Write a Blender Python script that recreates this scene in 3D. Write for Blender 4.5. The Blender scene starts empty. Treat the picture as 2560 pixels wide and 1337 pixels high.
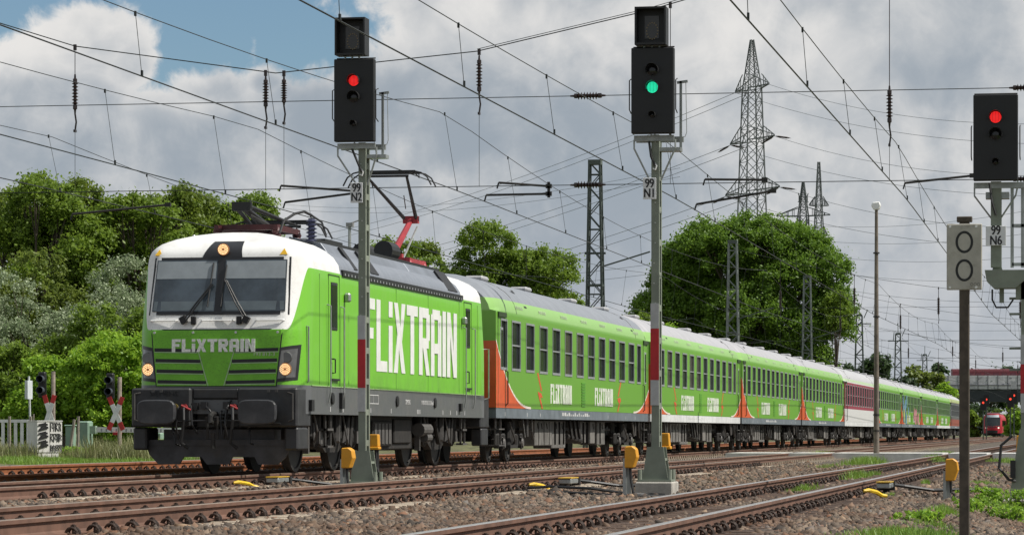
import bpy, bmesh, math, random
import numpy as np
from mathutils import Vector, Matrix
R = math.radians
random.seed(7)
rng = np.random.default_rng(11)
SC = bpy.context.scene
COL = SC.collection

# ------------------------------------------------------------------ camera
F, CX, YH, YAW, CAMZ = 8077.0, 1280.0, 1078.5, R(10.25), 0.74
cam_d = bpy.data.cameras.new('camera')
cam = bpy.data.objects.new('camera', cam_d)
COL.objects.link(cam)
cam.location = (0, 0, CAMZ)
cam.rotation_euler = (R(90), 0, YAW)
cam_d.sensor_width = 36.0
cam_d.lens = F / 2560 * 36
cam_d.shift_y = (YH - 668.5) / 2560
cam_d.clip_start = 0.5
cam_d.clip_end = 20000
SC.camera = cam
SC.view_settings.view_transform = 'Standard'
SC.view_settings.look = 'None'
SC.view_settings.exposure = 0.0
SC.view_settings.gamma = 1.0
SC.view_settings.use_curve_mapping = False

# ------------------------------------------------------------------ node maths
class E:
    """A float socket with arithmetic: every operation adds a Math node."""
    nt = None
    def __init__(s, v): s.v = v
    @staticmethod
    def _m(op, *a):
        n = E.nt.nodes.new('ShaderNodeMath'); n.operation = op
        for i, x in enumerate(a):
            if isinstance(x, E): x = x.v
            if isinstance(x, (int, float)): n.inputs[i].default_value = x
            else: E.nt.links.new(x, n.inputs[i])
        return E(n.outputs[0])
    def __add__(s, o): return E._m('ADD', s, o)
    def __radd__(s, o): return E._m('ADD', s, o)
    def __sub__(s, o): return E._m('SUBTRACT', s, o)
    def __rsub__(s, o): return E._m('SUBTRACT', o, s)
    def __mul__(s, o): return E._m('MULTIPLY', s, o)
    def __rmul__(s, o): return E._m('MULTIPLY', s, o)
    def __truediv__(s, o): return E._m('DIVIDE', s, o)
    def min(s, o): return E._m('MINIMUM', s, o)
    def max(s, o): return E._m('MAXIMUM', s, o)
    def abs(s): return E._m('ABSOLUTE', s)
    def sqrt(s): return E._m('SQRT', s)
    def gt(s, o): return E._m('GREATER_THAN', s, o)
    def sstep(s, a, b):
        n = E.nt.nodes.new('ShaderNodeMapRange'); n.interpolation_type = 'SMOOTHSTEP'
        E.nt.links.new(s.v, n.inputs[0])
        n.inputs[1].default_value = a; n.inputs[2].default_value = b
        return E(n.outputs[0])
def link(a, b): E.nt.links.new(a, b)
def node(t, **kw):
    n = E.nt.nodes.new(t)
    for k, v in kw.items(): setattr(n, k, v)
    return n
def mixc(f, a, b, blend='MIX'):
    n = node('ShaderNodeMix', data_type='RGBA', blend_type=blend)
    for i, x in ((0, f), (6, a), (7, b)):
        if isinstance(x, E): x = x.v
        if isinstance(x, (int, float)): n.inputs[i].default_value = x
        elif isinstance(x, (tuple, list)): n.inputs[i].default_value = (*x[:3], 1)
        else: link(x, n.inputs[i])
    return n.outputs[2]
def noise(vec, scale, detail=4, rough=0.55, dist=0.0):
    n = node('ShaderNodeTexNoise')
    n.inputs['Scale'].default_value = scale; n.inputs['Detail'].default_value = detail
    n.inputs['Roughness'].default_value = rough; n.inputs['Distortion'].default_value = dist
    if vec is not None: link(vec, n.inputs['Vector'])
    return E(n.outputs['Fac'])

# ------------------------------------------------------------------ world: sky with clouds, and the sun
SUN_EL, SUN_AZ = 50.0, 1.0          # azimuth measured from +X towards +Y
S = Vector((math.cos(R(SUN_EL)) * math.cos(R(SUN_AZ)), math.cos(R(SUN_EL)) * math.sin(R(SUN_AZ)), math.sin(R(SUN_EL))))
sun_d = bpy.data.lights.new('sun', 'SUN')
sun_d.energy = 4.9; sun_d.angle = R(0.53); sun_d.color = (1.0, 0.955, 0.88)
sun = bpy.data.objects.new('sun', sun_d); COL.objects.link(sun)
sun.location = (0, 0, 60)
sun.rotation_euler = S.to_track_quat('Z', 'Y').to_euler()

W = bpy.data.worlds.new('World'); SC.world = W; W.use_nodes = True
E.nt = W.node_tree
for n in list(E.nt.nodes): E.nt.nodes.remove(n)
out = node('ShaderNodeOutputWorld'); bg = node('ShaderNodeBackground')
link(bg.outputs[0], out.inputs[0])
STR = 0.1
bg.inputs['Strength'].default_value = STR
sky = node('ShaderNodeTexSky', sky_type='NISHITA', sun_disc=False)
sky.sun_elevation = R(SUN_EL); sky.sun_rotation = R(90 - SUN_AZ)
sky.altitude = 100; sky.air_density = 1.0; sky.dust_density = 0.6; sky.ozone_density = 1.5
tc = node('ShaderNodeTexCoord')
D = tc.outputs['Generated']
sep = node('ShaderNodeSeparateXYZ'); link(D, sep.inputs[0])
dx, dy, dz = (E(o) for o in sep.outputs)
fw = dy * math.cos(YAW) - dx * math.sin(YAW)
rt = dx * math.cos(YAW) + dy * math.sin(YAW)
# angles on the sky, in units of 1/8077 rad: azimuth from the line of sight, and height
Pa = E._m('ARCTAN2', rt, fw) * 8077.0 + 1280.0
Qa = 1078.5 - E._m('ARCSINE', dz) * 8077.0
n1 = noise(D, 22, 9, 0.58, 0.3)
n2 = noise(D, 75, 9, 0.62, 0.4)
n3 = noise(D, 11, 4, 0.5)
n4 = noise(D, 38, 7, 0.55, 0.5)
def ell(cx, cy, rx, ry):
    a = (Pa - cx) / rx; b = (Qa - cy) / ry
    return (a * a + b * b).sqrt()
f0 = None
for e in ((130, -40, 500, 125), (480, 30, 350, 160), (720, 90, 130, 100), (-120, 60, 240, 110)):
    v = ell(*e) - 1.0
    f0 = v if f0 is None else f0.min(v)
for e in ((240, 130, 150, 105), (330, 170, 90, 90), (150, 260, 230, 130), (520, 240, 160, 75), (660, 215, 60, 50), (20, 260, 170, 140)):
    f0 = f0.max((1.0 - ell(*e)) * 0.9)
f0 = f0.min(0.9)
Fd = f0 * 0.40 + (n1 - 0.5) * 0.85 + (n2 - 0.5) * 0.55
alpha = Fd.sstep(-0.07, 0.11)
# brightness of the cloud: bright billowing edges, grey undersides, broad soft bands
bank = (n3 - 0.5) * 1.5 + (n1 - 0.5) * 1.5 + (n4 - 0.5) * 1.7 + (n2 - 0.5) * 0.9
band = Qa.sstep(430, 830)          # paler towards the horizon
lift = ell(1700, 120, 520, 170).sstep(1.3, 0.1) * 0.34 + ell(1080, 60, 330, 130).sstep(1.3, 0.1) * 0.30 + ell(240, 150, 260, 150).sstep(1.3, 0.2) * 0.22 - ell(170, 235, 160, 60).sstep(1.3, 0.2) * 0.25 + ell(560, 250, 150, 90).sstep(1.3, 0.2) * 0.2 - ell(60, 420, 200, 80).sstep(1.3, 0.2) * 0.1 \
     + ell(700, 400, 420, 120).sstep(1.3, 0.1) * 0.12 + ell(1750, 330, 330, 90).sstep(1.3, 0.1) * 0.2 + ell(2100, 560, 420, 120).sstep(1.3, 0.2) * 0.12 - ell(1250, 330, 420, 120).sstep(1.3, 0.1) * 0.22 + ell(2200, 330, 330, 150).sstep(1.3, 0.1) * 0.20 + ell(2420, 60, 260, 110).sstep(1.3, 0.1) * 0.12 \
     - ell(740, 300, 160, 110).sstep(1.3, 0.1) * 0.14
edge = Fd.sstep(0.34, 0.05)
bright = (bank * 0.55 + 0.27 + lift + edge * 0.34 + band * 0.10 + Pa.sstep(1200, 2300) * 0.09).sstep(0.05, 1.0)
cl = mixc(bright, (0.33, 0.38, 0.435), (0.80, 0.785, 0.765))
cl = mixc(band * 0.45, cl, (0.46, 0.49, 0.54))
clv = node('ShaderNodeVectorMath', operation='SCALE'); link(cl, clv.inputs[0]); clv.inputs['Scale'].default_value = 1 / STR
skyv = mixc(1.0, sky.outputs[0], (0.68, 0.79, 0.86), 'MULTIPLY')
link(mixc(alpha, skyv, clv.outputs[0]), bg.inputs['Color'])
W.cycles.sampling_method = 'MANUAL'; W.cycles.sample_map_resolution = 1024

# ------------------------------------------------------------------ helpers
def px(x, y, d):
    """The world point at depth d metres along the camera's axis for a picture position (2560 wide)."""
    r = (x - CX) / F * d
    return Vector((r * math.cos(YAW) - d * math.sin(YAW), r * math.sin(YAW) + d * math.cos(YAW), CAMZ + (YH - y) / F * d))
def online(x, X):
    """Y on the line X=const that shows at picture column x."""
    u = (x - CX) / F
    return X * (math.cos(YAW) + u * math.sin(YAW)) / (u * math.cos(YAW) - math.sin(YAW))

def tag(o, label=None, cat=None, group=None, kind=None):
    for k, v in (('label', label), ('category', cat), ('group', group), ('kind', kind)):
        if v: o[k] = v
    return o
def thing(name, loc, label, cat, group=None, rz=0):
    o = bpy.data.objects.new(name, None); COL.objects.link(o)
    o.location = loc; o.rotation_euler = (0, 0, rz); o.empty_display_size = 0.2
    return tag(o, label, cat, group)
def kids(o): return CH.get(o.name, [])
CH = {}
def reg(o, parent):
    if parent is not None:
        o.parent = parent
        CH.setdefault(parent.name, []).append(o)
def copy_tree(o, parent=None):
    c = o.copy(); COL.objects.link(c)
    if parent is not None: reg(c, parent)
    for ch in list(kids(o)): copy_tree(ch, c)
    return c

class MB:
    """Collects vertices and faces; build() links them as ONE mesh object."""
    def __init__(s): s.v, s.f, s.m = [], [], []
    def add(s, vs, fs, mi=0):
        b = len(s.v); s.v.extend(tuple(v) for v in vs)
        for f in fs: s.f.append(tuple(b + i for i in f)); s.m.append(mi)
        return s
    def box(s, c, d, mi=0, rot=None):
        hx, hy, hz = d[0] / 2, d[1] / 2, d[2] / 2
        vs = [Vector((x, y, z)) for x in (-hx, hx) for y in (-hy, hy) for z in (-hz, hz)]
        if rot is not None:
            M = rot if isinstance(rot, Matrix) else Matrix.Rotation(rot, 3, 'Z')
            vs = [M @ v for v in vs]
        c = Vector(c)
        return s.add([v + c for v in vs], [(0, 1, 3, 2), (4, 6, 7, 5), (0, 4, 5, 1), (2, 3, 7, 6), (0, 2, 6, 4), (1, 5, 7, 3)], mi)
    def bx(s, x0, x1, y0, y1, z0, z1, mi=0):
        return s.box(((x0 + x1) / 2, (y0 + y1) / 2, (z0 + z1) / 2), (abs(x1 - x0), abs(y1 - y0), abs(z1 - z0)), mi)
    def tube(s, pts, r, n=6, mi=0, cap=True):
        pts = [Vector(p) for p in pts]; N = len(pts)
        rs = r if isinstance(r, (list, tuple)) else [r] * N
        vs = []
        prev = None
        for i, p in enumerate(pts):
            t = (pts[min(i + 1, N - 1)] - pts[max(i - 1, 0)]).normalized()
            if prev is None:
                a = Vector((0, 0, 1)) if abs(t.z) < 0.9 else Vector((1, 0, 0))
                u = t.cross(a).normalized()
            else:
                u = (prev - t * prev.dot(t))
                u = u.normalized() if u.length > 1e-6 else t.orthogonal().normalized()
            prev = u; w = t.cross(u)
            for k in range(n):
                A = 2 * math.pi * k / n
                vs.append(p + (u * math.cos(A) + w * math.sin(A)) * rs[i])
        fs = [(i * n + k, i * n + (k + 1) % n, (i + 1) * n + (k + 1) % n, (i + 1) * n + k) for i in range(N - 1) for k in range(n)]
        if cap and n > 2: fs += [tuple(range(n - 1, -1, -1)), tuple((N - 1) * n + k for k in range(n))]
        return s.add(vs, fs, mi)
    def bar(s, a, b, w, h, mi=0, up=(0, 0, 1)):
        a, b = Vector(a), Vector(b); t = (b - a).normalized(); up = Vector(up)
        if abs(t.dot(up)) > 0.98: up = Vector((0, 1, 0))
        u = t.cross(up).normalized() * (w / 2); v = u.cross(t).normalized() * (h / 2)
        vs = [q + i * u + j * v for q in (a, b) for i, j in ((-1, -1), (1, -1), (1, 1), (-1, 1))]
        return s.add(vs, [(0, 1, 2, 3), (7, 6, 5, 4), (0, 4, 5, 1), (1, 5, 6, 2), (2, 6, 7, 3), (3, 7, 4, 0)], mi)
    def lathe(s, prof, c=(0, 0, 0), axis='Z', n=20, mi=0):
        """prof: (radius, height) pairs"""
        c = Vector(c); vs = []
        for r, h in prof:
            for k in range(n):
                A = 2 * math.pi * k / n; a, b = r * math.cos(A), r * math.sin(A)
                vs.append(c + Vector({'Z': (a, b, h), 'X': (h, a, b), 'Y': (a, h, b)}[axis]))
        N = len(prof)
        fs = [(i * n + k, i * n + (k + 1) % n, (i + 1) * n + (k + 1) % n, (i + 1) * n + k) for i in range(N - 1) for k in range(n)]
        fs += [tuple(range(n - 1, -1, -1)), tuple((N - 1) * n + k for k in range(n))]
        return s.add(vs, fs, mi)
    def prism(s, poly, plane, a, b, mi=0):
        """poly of 2-D points in 'XZ', 'YZ' or 'XY', extruded from a to b along the third axis"""
        mk = {'XZ': lambda p, t: (p[0], t, p[1]), 'YZ': lambda p, t: (t, p[0], p[1]), 'XY': lambda p, t: (p[0], p[1], t)}[plane]
        n = len(poly)
        vs = [mk(p, a) for p in poly] + [mk(p, b) for p in poly]
        fs = [tuple(range(n)), tuple(range(2 * n - 1, n - 1, -1))] + [(i, i + n, (i + 1) % n + n, (i + 1) % n) for i in range(n)]
        return s.add(vs, fs, mi)
    def grid(s, P, mi=0):
        n, m = len(P), len(P[0])
        return s.add([p for row in P for p in row], [(i * m + j, i * m + j + 1, (i + 1) * m + j + 1, (i + 1) * m + j) for i in range(n - 1) for j in range(m - 1)], mi)
    def build(s, name, mats, parent=None, loc=None, smooth=False, bevel=0, fix=True, label=None):
        me = bpy.data.meshes.new(name)
        me.from_pydata(s.v, [], s.f)
        for m in (mats if isinstance(mats, (list, tuple)) else [mats]): me.materials.append(m)
        me.polygons.foreach_set('material_index', s.m)
        if fix or bevel:
            bm = bmesh.new(); bm.from_mesh(me)
            if bevel:
                ed = [e for e in bm.edges if len(e.link_faces) == 2 and e.calc_face_angle(0) > 0.6]
                bmesh.ops.bevel(bm, geom=ed, offset=bevel, segments=1, affect='EDGES', clamp_overlap=True)
            bmesh.ops.recalc_face_normals(bm, faces=bm.faces)
            bm.to_mesh(me); bm.free()
        if smooth:
            me.polygons.foreach_set('use_smooth', [True] * len(me.polygons))
            try: me.set_sharp_from_angle(angle=R(38))
            except Exception: pass
        me.update()
        o = bpy.data.objects.new(name, me); COL.objects.link(o)
        if loc is not None: o.location = loc
        reg(o, parent)
        if label: o['label'] = label
        return o
def build_each(mb, name, mats, parent=None, **kw):
    """every loose piece of the builder becomes an object of its own"""
    par = list(range(len(mb.v)))
    def find(i):
        while par[i] != i: par[i] = par[par[i]]; i = par[i]
        return i
    for f in mb.f:
        for i in f[1:]: par[find(i)] = find(f[0])
    groups = {}
    for f, mi in zip(mb.f, mb.m): groups.setdefault(find(f[0]), []).append((f, mi))
    for fs in groups.values():
        ids = sorted({i for f, _ in fs for i in f}); k = {j: n for n, j in enumerate(ids)}
        q = MB(); q.v = [mb.v[i] for i in ids]; q.f = [tuple(k[i] for i in f) for f, _ in fs]; q.m = [mi for _, mi in fs]
        q.build(name, mats, parent, **kw)
def fast(name, V, Q, mat, parent=None, loc=None):
    """A big mesh of quads (or triangles) from arrays."""
    me = bpy.data.meshes.new(name); k = Q.shape[1]
    me.vertices.add(len(V)); me.vertices.foreach_set('co', np.ascontiguousarray(V, dtype=np.float32).ravel())
    me.loops.add(Q.size); me.loops.foreach_set('vertex_index', np.ascontiguousarray(Q, dtype=np.int32).ravel())
    me.polygons.add(len(Q)); me.polygons.foreach_set('loop_start', np.arange(len(Q), dtype=np.int32) * k)
    me.update(calc_edges=True); me.validate()
    me.materials.append(mat)
    o = bpy.data.objects.new(name, me); COL.objects.link(o)
    if loc is not None: o.location = loc
    reg(o, parent)
    return o
def text(body, name, size, mat, parent, loc, rot, sx=1.0, ext=0.002, align='CENTER', bold=.014):
    cu = bpy.data.curves.new(name, 'FONT'); cu.body = body; cu.size = size; cu.extrude = ext
    cu.align_x = align; cu.align_y = 'CENTER'
    o = bpy.data.objects.new(name, cu); COL.objects.link(o)
    bpy.context.view_layer.update()
    me = bpy.data.meshes.new_from_object(o.evaluated_get(bpy.context.evaluated_depsgraph_get()))
    bpy.data.objects.remove(o); bpy.data.curves.remove(cu)
    me.materials.clear(); me.materials.append(mat)
    if bold > .02:       # heavier strokes: the letters once more, a hair to either side
        bm = bmesh.new(); bm.from_mesh(me); g = bm.verts[:] + bm.edges[:] + bm.faces[:]
        for k in (1, -1):
            r = bmesh.ops.duplicate(bm, geom=g); bmesh.ops.translate(bm, verts=[v for v in r['geom'] if isinstance(v, bmesh.types.BMVert)], vec=(k * size * bold, 0, k * .0003))
        bm.to_mesh(me); bm.free()
    o = bpy.data.objects.new(name, me); COL.objects.link(o)
    o.location = loc; o.rotation_euler = rot; o.scale = (sx, 1, 1)
    reg(o, parent)
    return o
FRONT, SIDE = (R(90), 0, 0), (R(90), 0, R(90))

# ------------------------------------------------------------------ materials
MATS = {}
def P(name, col, rough=0.6, metal=0.0, var=0.12, scale=4.0, bump=0.0, bscale=40.0, dirt=None, dirt_amt=0.0, coat=0.0, spec=0.5, island=0.0):
    if name in MATS: return MATS[name]
    m = bpy.data.materials.new(name); m.use_nodes = True; MATS[name] = m
    E.nt = m.node_tree; b = E.nt.nodes['Principled BSDF']
    t = node('ShaderNodeTexCoord').outputs['Object']
    c = (*col, 1)
    fac = noise(t, scale, 5, 0.6)
    lo = tuple(x * (1 - var) for x in col); hi = tuple(min(1, x * (1 + var)) for x in col)
    cs = mixc(fac.sstep(0.3, 0.7), lo, hi)
    if island:
        g = node('ShaderNodeNewGeometry')
        isl = E(g.outputs['Random Per Island'])
        cs = mixc(isl * island, cs, tuple(x * 0.35 for x in col))
    if dirt:
        d = noise(t, scale * 0.7, 7, 0.7)
        cs = mixc(d.sstep(0.5, 0.75) * dirt_amt, cs, dirt)
    link(cs, b.inputs['Base Color'])
    b.inputs['Roughness'].default_value = rough; b.inputs['Metallic'].default_value = metal
    b.inputs['Coat Weight'].default_value = coat; b.inputs['Specular IOR Level'].default_value = spec
    if bump:
        bp = node('ShaderNodeBump'); bp.inputs['Strength'].default_value = bump; bp.inputs['Distance'].default_value = 0.02
        link(noise(t, bscale, 5, 0.6).v, bp.inputs['Height']); link(bp.outputs[0], b.inputs['Normal'])
    return m
def EM(name, col, strength):
    if name in MATS: return MATS[name]
    m = bpy.data.materials.new(name); m.use_nodes = True; MATS[name] = m
    b = m.node_tree.nodes['Principled BSDF']
    b.inputs['Base Color'].default_value = (*[c * 0.5 for c in col], 1)
    b.inputs['Emission Color'].default_value = (*col, 1); b.inputs['Emission Strength'].default_value = strength
    return m
black = P('black_paint', (0.012, 0.012, 0.013), 0.5)
steel_dark = P('dark_steel', (0.022, 0.021, 0.020), 0.6, dirt=(0.07, 0.052, 0.04), dirt_amt=0.5, scale=6)
under = P('underframe_grime', (0.020, 0.018, 0.016), 0.75, var=0.35, scale=5, dirt=(0.06, 0.048, 0.037), dirt_amt=0.6)
under_grey = P('underframe_grey', (0.085, 0.08, 0.075), 0.65, var=0.25, scale=4, dirt=(0.09, 0.07, 0.055), dirt_amt=0.7)
wire_m = P('wire', (0.035, 0.04, 0.038), 0.5, 0.5)
galv = P('galvanised_steel', (0.36, 0.38, 0.37), 0.45, 0.6, scale=8)
mast_green = P('mast_green', (0.205, 0.232, 0.185), 0.6, var=0.15, scale=2.5, dirt=(0.20, 0.19, 0.15), dirt_amt=0.35)
lattice_m = P('lattice_green_steel', (0.085, 0.105, 0.09), 0.6, 0.1, scale=2)
pylon_m = P('pylon_steel', (0.10, 0.115, 0.115), 0.6, 0.2)
porcelain = P('brown_insulator', (0.03, 0.018, 0.015), 0.25)
white_m = P('white_paint', (0.80, 0.80, 0.79), 0.4)
red_m = P('red_paint', (0.45, 0.015, 0.02), 0.45)
orange_box = P('orange_plastic', (0.66, 0.30, 0.014), 0.5, var=0.08, dirt=(0.30, 0.17, 0.05), dirt_amt=0.6, scale=7)
concrete = P('concrete', (0.40, 0.38, 0.34), 0.9, var=0.2, bump=0.4, bscale=60, dirt=(0.2, 0.18, 0.15), dirt_amt=0.6)
cable_m = P('black_cable', (0.016, 0.016, 0.017), 0.5)
yellow_m = P('yellow_paint', (0.75, 0.50, 0.02), 0.45)
glass_dark = P('dark_glass', (0.016, 0.020, 0.021), 0.06, var=0.3, scale=1.5, spec=0.6)
sign_white = P('sign_white', (0.72, 0.73, 0.74), 0.5, var=0.05)

# ================================================================== GROUND, BALLAST AND TRACKS
TRACKS = dict(near=(-4.35, -0.03), middle=(-9.78, 0.0), train=(-15.1, 0.0), rusty=(-20.0, -0.03), outer=(-25.2, -0.08))
def ground_z(X):
    """height of the ballast and verge, by distance across the line"""
    X = np.asarray(X, dtype=float)
    z = np.full_like(X, -0.30)
    for xc, zr in TRACKS.values():
        d = np.abs(X - xc)
        z = np.maximum(z, zr - 0.222 - 0.14 * np.clip((d - 1.45) / 1.1, 0, 1))
    z = np.where(X > -2.0, -0.30 - 0.35 * np.clip((X + 2.0) / 2.2, 0, 1), z)
    z = np.where(X < -27.5, -0.28 + 0.10 * np.clip((-27.5 - X) / 5, 0, 1), z)
    return z
def gravel_material(name, cols, scale):
    m = bpy.data.materials.new(name); m.use_nodes = True
    E.nt = m.node_tree; b = E.nt.nodes['Principled BSDF']
    t = node('ShaderNodeTexCoord').outputs['Object']
    v = node('ShaderNodeTexVoronoi'); v.inputs['Scale'].default_value = scale; link(t, v.inputs['Vector'])
    sp = node('ShaderNodeSeparateColor'); link(v.outputs['Color'], sp.inputs[0])
    c = mixc(E(sp.outputs[0]), cols[0], cols[1]); c = mixc(E(sp.outputs[1]).sstep(0.7, 1.0), c, cols[2])
    c = mixc(noise(t, 0.8, 4).sstep(0.5, 0.75) * 0.5, c, cols[3])
    link(c, b.inputs['Base Color']); b.inputs['Roughness'].default_value = 0.95
    bp = node('ShaderNodeBump'); bp.inputs['Strength'].default_value = 1.0; bp.inputs['Distance'].default_value = 0.04
    link(v.outputs['Distance'], bp.inputs['Height']); link(bp.outputs[0], b.inputs['Normal'])
    return m
ballast_m = gravel_material('ballast', ((0.12, 0.098, 0.08), (0.06, 0.052, 0.046), (0.20, 0.15, 0.11), (0.085, 0.058, 0.042)), 20)
# the far country: one sheet to the horizon
E.nt = None
gm = bpy.data.materials.new('far_ground'); gm.use_nodes = True; E.nt = gm.node_tree
t = node('ShaderNodeTexCoord').outputs['Object']
c = mixc(noise(t, 0.05, 8, 0.65).sstep(0.42, 0.58), (0.06, 0.10, 0.022), (0.15, 0.13, 0.07))
link(c, E.nt.nodes['Principled BSDF'].inputs['Base Color']); E.nt.nodes['Principled BSDF'].inputs['Roughness'].default_value = 1
g = MB(); g.add([(-6000, -300, -0.75), (6000, -300, -0.75), (6000, 9000, -0.75), (-6000, 9000, -0.75)], [(0, 1, 2, 3)])
tag(g.build('ground', gm), kind='structure')

def sheet(name, x0, x1, y0, y1, step, mat, amp):
    xs = np.arange(x0, x1 + 1e-6, step); ys = np.arange(y0, y1 + 1e-6, step * 1.6)
    X, Y = np.meshgrid(xs, ys)
    Z = ground_z(X) + rng.normal(0, amp, X.shape)
    # soft undulation between the tracks
    Z += 0.025 * np.sin(X * 1.7 + Y * 0.23) * np.sin(Y * 0.61)
    Z[:, 0] = Z[:, -1] = -0.8; Z[0, :] = -0.8; Z[-1, :] = -0.8
    V = np.stack([X, Y, Z], -1).reshape(-1, 3)
    n, k = X.shape
    I = (np.arange(n - 1)[:, None] * k + np.arange(k - 1)).ravel()
    Q = np.stack([I, I + 1, I + k + 1, I + k], 1)
    return fast(name, V, Q, mat)
tag(sheet('ballast_bed', -27.6, 1.2, 20, 130, 0.11, ballast_m, 0.012), kind='structure')
tag(sheet('far_ballast_bed', -27.6, 1.2, 129.8, 620, 0.55, ballast_m, 0.01), kind='structure')
earth_m = P('earth_verge', (0.10, 0.10, 0.04), 0.95, var=0.5, scale=1.5, bump=0.6)
tag(sheet('verge', -75, -27.7, 40, 330, 0.9, earth_m, 0.03), kind='structure')

# ballast stones: thousands of little broken blocks
stone_m = bpy.data.materials.new('ballast_stone'); stone_m.use_nodes = True; E.nt = stone_m.node_tree
b = E.nt.nodes['Principled BSDF']; b.inputs['Roughness'].default_value = 0.9
gi = E(node('ShaderNodeNewGeometry').outputs['Random Per Island'])
t = node('ShaderNodeTexCoord').outputs['Object']
cr = node('ShaderNodeValToRGB'); link(gi.v, cr.inputs[0])
els = cr.color_ramp.elements
els[0].position, els[0].color = 0.0, (0.035, 0.030, 0.027, 1)
els[1].position, els[1].color = 1.0, (0.30, 0.22, 0.15, 1)
for p_, c_ in ((0.2, (0.07, 0.060, 0.053)), (0.45, (0.115, 0.095, 0.078)), (0.65, (0.15, 0.125, 0.10)), (0.82, (0.21, 0.17, 0.135)), (0.9, (0.19, 0.10, 0.06)), (0.95, (0.15, 0.15, 0.15))):
    e = els.new(p_); e.color = (*c_, 1)
c = mixc(noise(t, 0.7, 5, 0.65).sstep(0.45, 0.62) * 0.6, cr.outputs[0], (0.105, 0.062, 0.038))
sx_ = node('ShaderNodeSeparateXYZ'); link(t, sx_.inputs[0]); ex = E(sx_.outputs[0])
rustn = None
for key in ('near', 'middle', 'train'):     # rust dust settles beside the rails
    for o_ in (-.7535, .7535):
        v = (ex - (TRACKS[key][0] + o_)).abs().sstep(.55, .05); rustn = v if rustn is None else rustn.max(v)
c = mixc(rustn * noise(t, 3.0, 4).sstep(.35, .6) * .75, c, (.13, .062, .034))
c = mixc(1.0, c, (1.08, 1.0, .92), 'MULTIPLY')
link(c, b.inputs['Base Color'])
def stones(name, n, dmin, dmax, smin, smax, xmax):
    d = np.sqrt(rng.uniform(dmin ** 2, dmax ** 2, n * 2))
    r = rng.uniform(-1290 / F, 1290 / F, n * 2) * d
    X = r * math.cos(YAW) - d * math.sin(YAW); Y = r * math.sin(YAW) + d * math.cos(YAW)
    ok = (X < xmax) & (X > -27)
    for key, keep in (('near', .22), ('middle', .55), ('train', .6)):
        xc = TRACKS[key][0]
        ok &= (np.abs(X - xc) > 1.28) | (rng.random(len(X)) < keep)
    X, Y = X[ok][:n], Y[ok][:n]; n = len(X)
    s = rng.uniform(smin, smax, n) * rng.choice([0.75, 1, 1, 1.25], n)
    cube = np.array([(x, y, z) for x in (-1, 1) for y in (-1, 1) for z in (-1, 1)], float)
    V = cube[None] * (1 + rng.uniform(-0.62, 0.30, (n, 8, 3)))
    V *= (s[:, None] * rng.uniform(0.6, 1.25, (n, 3)))[:, None, :] * 0.5
    a = rng.normal(size=(n, 4)); a /= np.linalg.norm(a, axis=1)[:, None]
    w, x, y, z = a.T
    M = np.stack([1 - 2 * (y * y + z * z), 2 * (x * y - z * w), 2 * (x * z + y * w), 2 * (x * y + z * w), 1 - 2 * (x * x + z * z), 2 * (y * z - x * w), 2 * (x * z - y * w), 2 * (y * z + x * w), 1 - 2 * (x * x + y * y)], 1).reshape(n, 3, 3)
    V = np.einsum('nij,nkj->nki', M, V)
    zz = ground_z(X) + rng.uniform(-0.014, 0.016, n) + 0.025 * np.sin(X * 1.7 + Y * 0.23) * np.sin(Y * 0.61)
    V += np.stack([X, Y, zz], 1)[:, None, :]
    q = np.array([(0, 1, 3, 2), (4, 6, 7, 5), (0, 4, 5, 1), (2, 3, 7, 6), (0, 2, 6, 4), (1, 5, 7, 3)])
    Q = (np.arange(n)[:, None, None] * 8 + q[None]).reshape(-1, 4)
    return tag(fast(name, V.reshape(-1, 3), Q, stone_m), kind='stuff')
stones('ballast_stones', 95000, 25, 48, 0.028, 0.078, 0.6)
stones('farther_ballast_stones', 60000, 48, 95, 0.05, 0.095, 0.8)

# ------------------------------------------------------------------ tracks
def rail_material(name, col, dark):
    return P(name, col, 0.75, 0.1, var=0.22, scale=3, dirt=dark, dirt_amt=0.6)
rust = rail_material('rail_rust_brown', (0.15, 0.080, 0.055), (0.085, 0.046, 0.032))
rust2 = rail_material('rail_rust_orange', (0.24, 0.085, 0.034), (0.13, 0.05, 0.024))
head_m = P('rail_head', (0.25, 0.19, 0.145), 0.45, 0.3, var=0.2, scale=2)
head_rusty = P('rail_head_rusty', (0.26, 0.10, 0.06), 0.6, 0.1, var=0.2)
head_bright = P('rail_head_worn', (0.42, 0.40, 0.38), 0.33, 0.6, var=0.15)
sleeper_m = P('sleeper_concrete', (0.36, 0.30, 0.23), 0.9, var=0.25, scale=5, dirt=(0.16, 0.11, 0.075), dirt_amt=0.7)
sleeper_wood = P('sleeper_wood', (0.085, 0.055, 0.04), 0.9, var=0.45, scale=7, bump=0.5, bscale=25)
clip_m = P('rail_clip_steel', (0.055, 0.038, 0.03), 0.55, 0.3, var=0.3, scale=20)
PROF = [(-.075, -.172), (.075, -.172), (.075, -.160), (.022, -.145), (.009, -.130), (.009, -.052), (.036, -.040), (.036, -.006), (.030, 0), (-.030, 0), (-.036, -.006), (-.036, -.040), (-.009, -.052), (-.009, -.130), (-.022, -.145), (-.075, -.160)]
def rail(parent, x, z, y0, y1, mats):
    mb = MB(); ys = [y0 + (y1 - y0) * i / 40 for i in range(41)]; n = len(PROF)
    vs = [(x + a, y, z + b) for y in ys for a, b in PROF]
    for i in range(40):
        for k in range(n):
            mi = 1 if k in (7, 8, 9) else 0
            mb.f.append((i * n + k, i * n + (k + 1) % n, (i + 1) * n + (k + 1) % n, (i + 1) * n + k)); mb.m.append(mi)
    mb.v = vs
    mb.f.append(tuple(range(n))); mb.m.append(0)
    return mb.build('rail', mats, parent)
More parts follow.
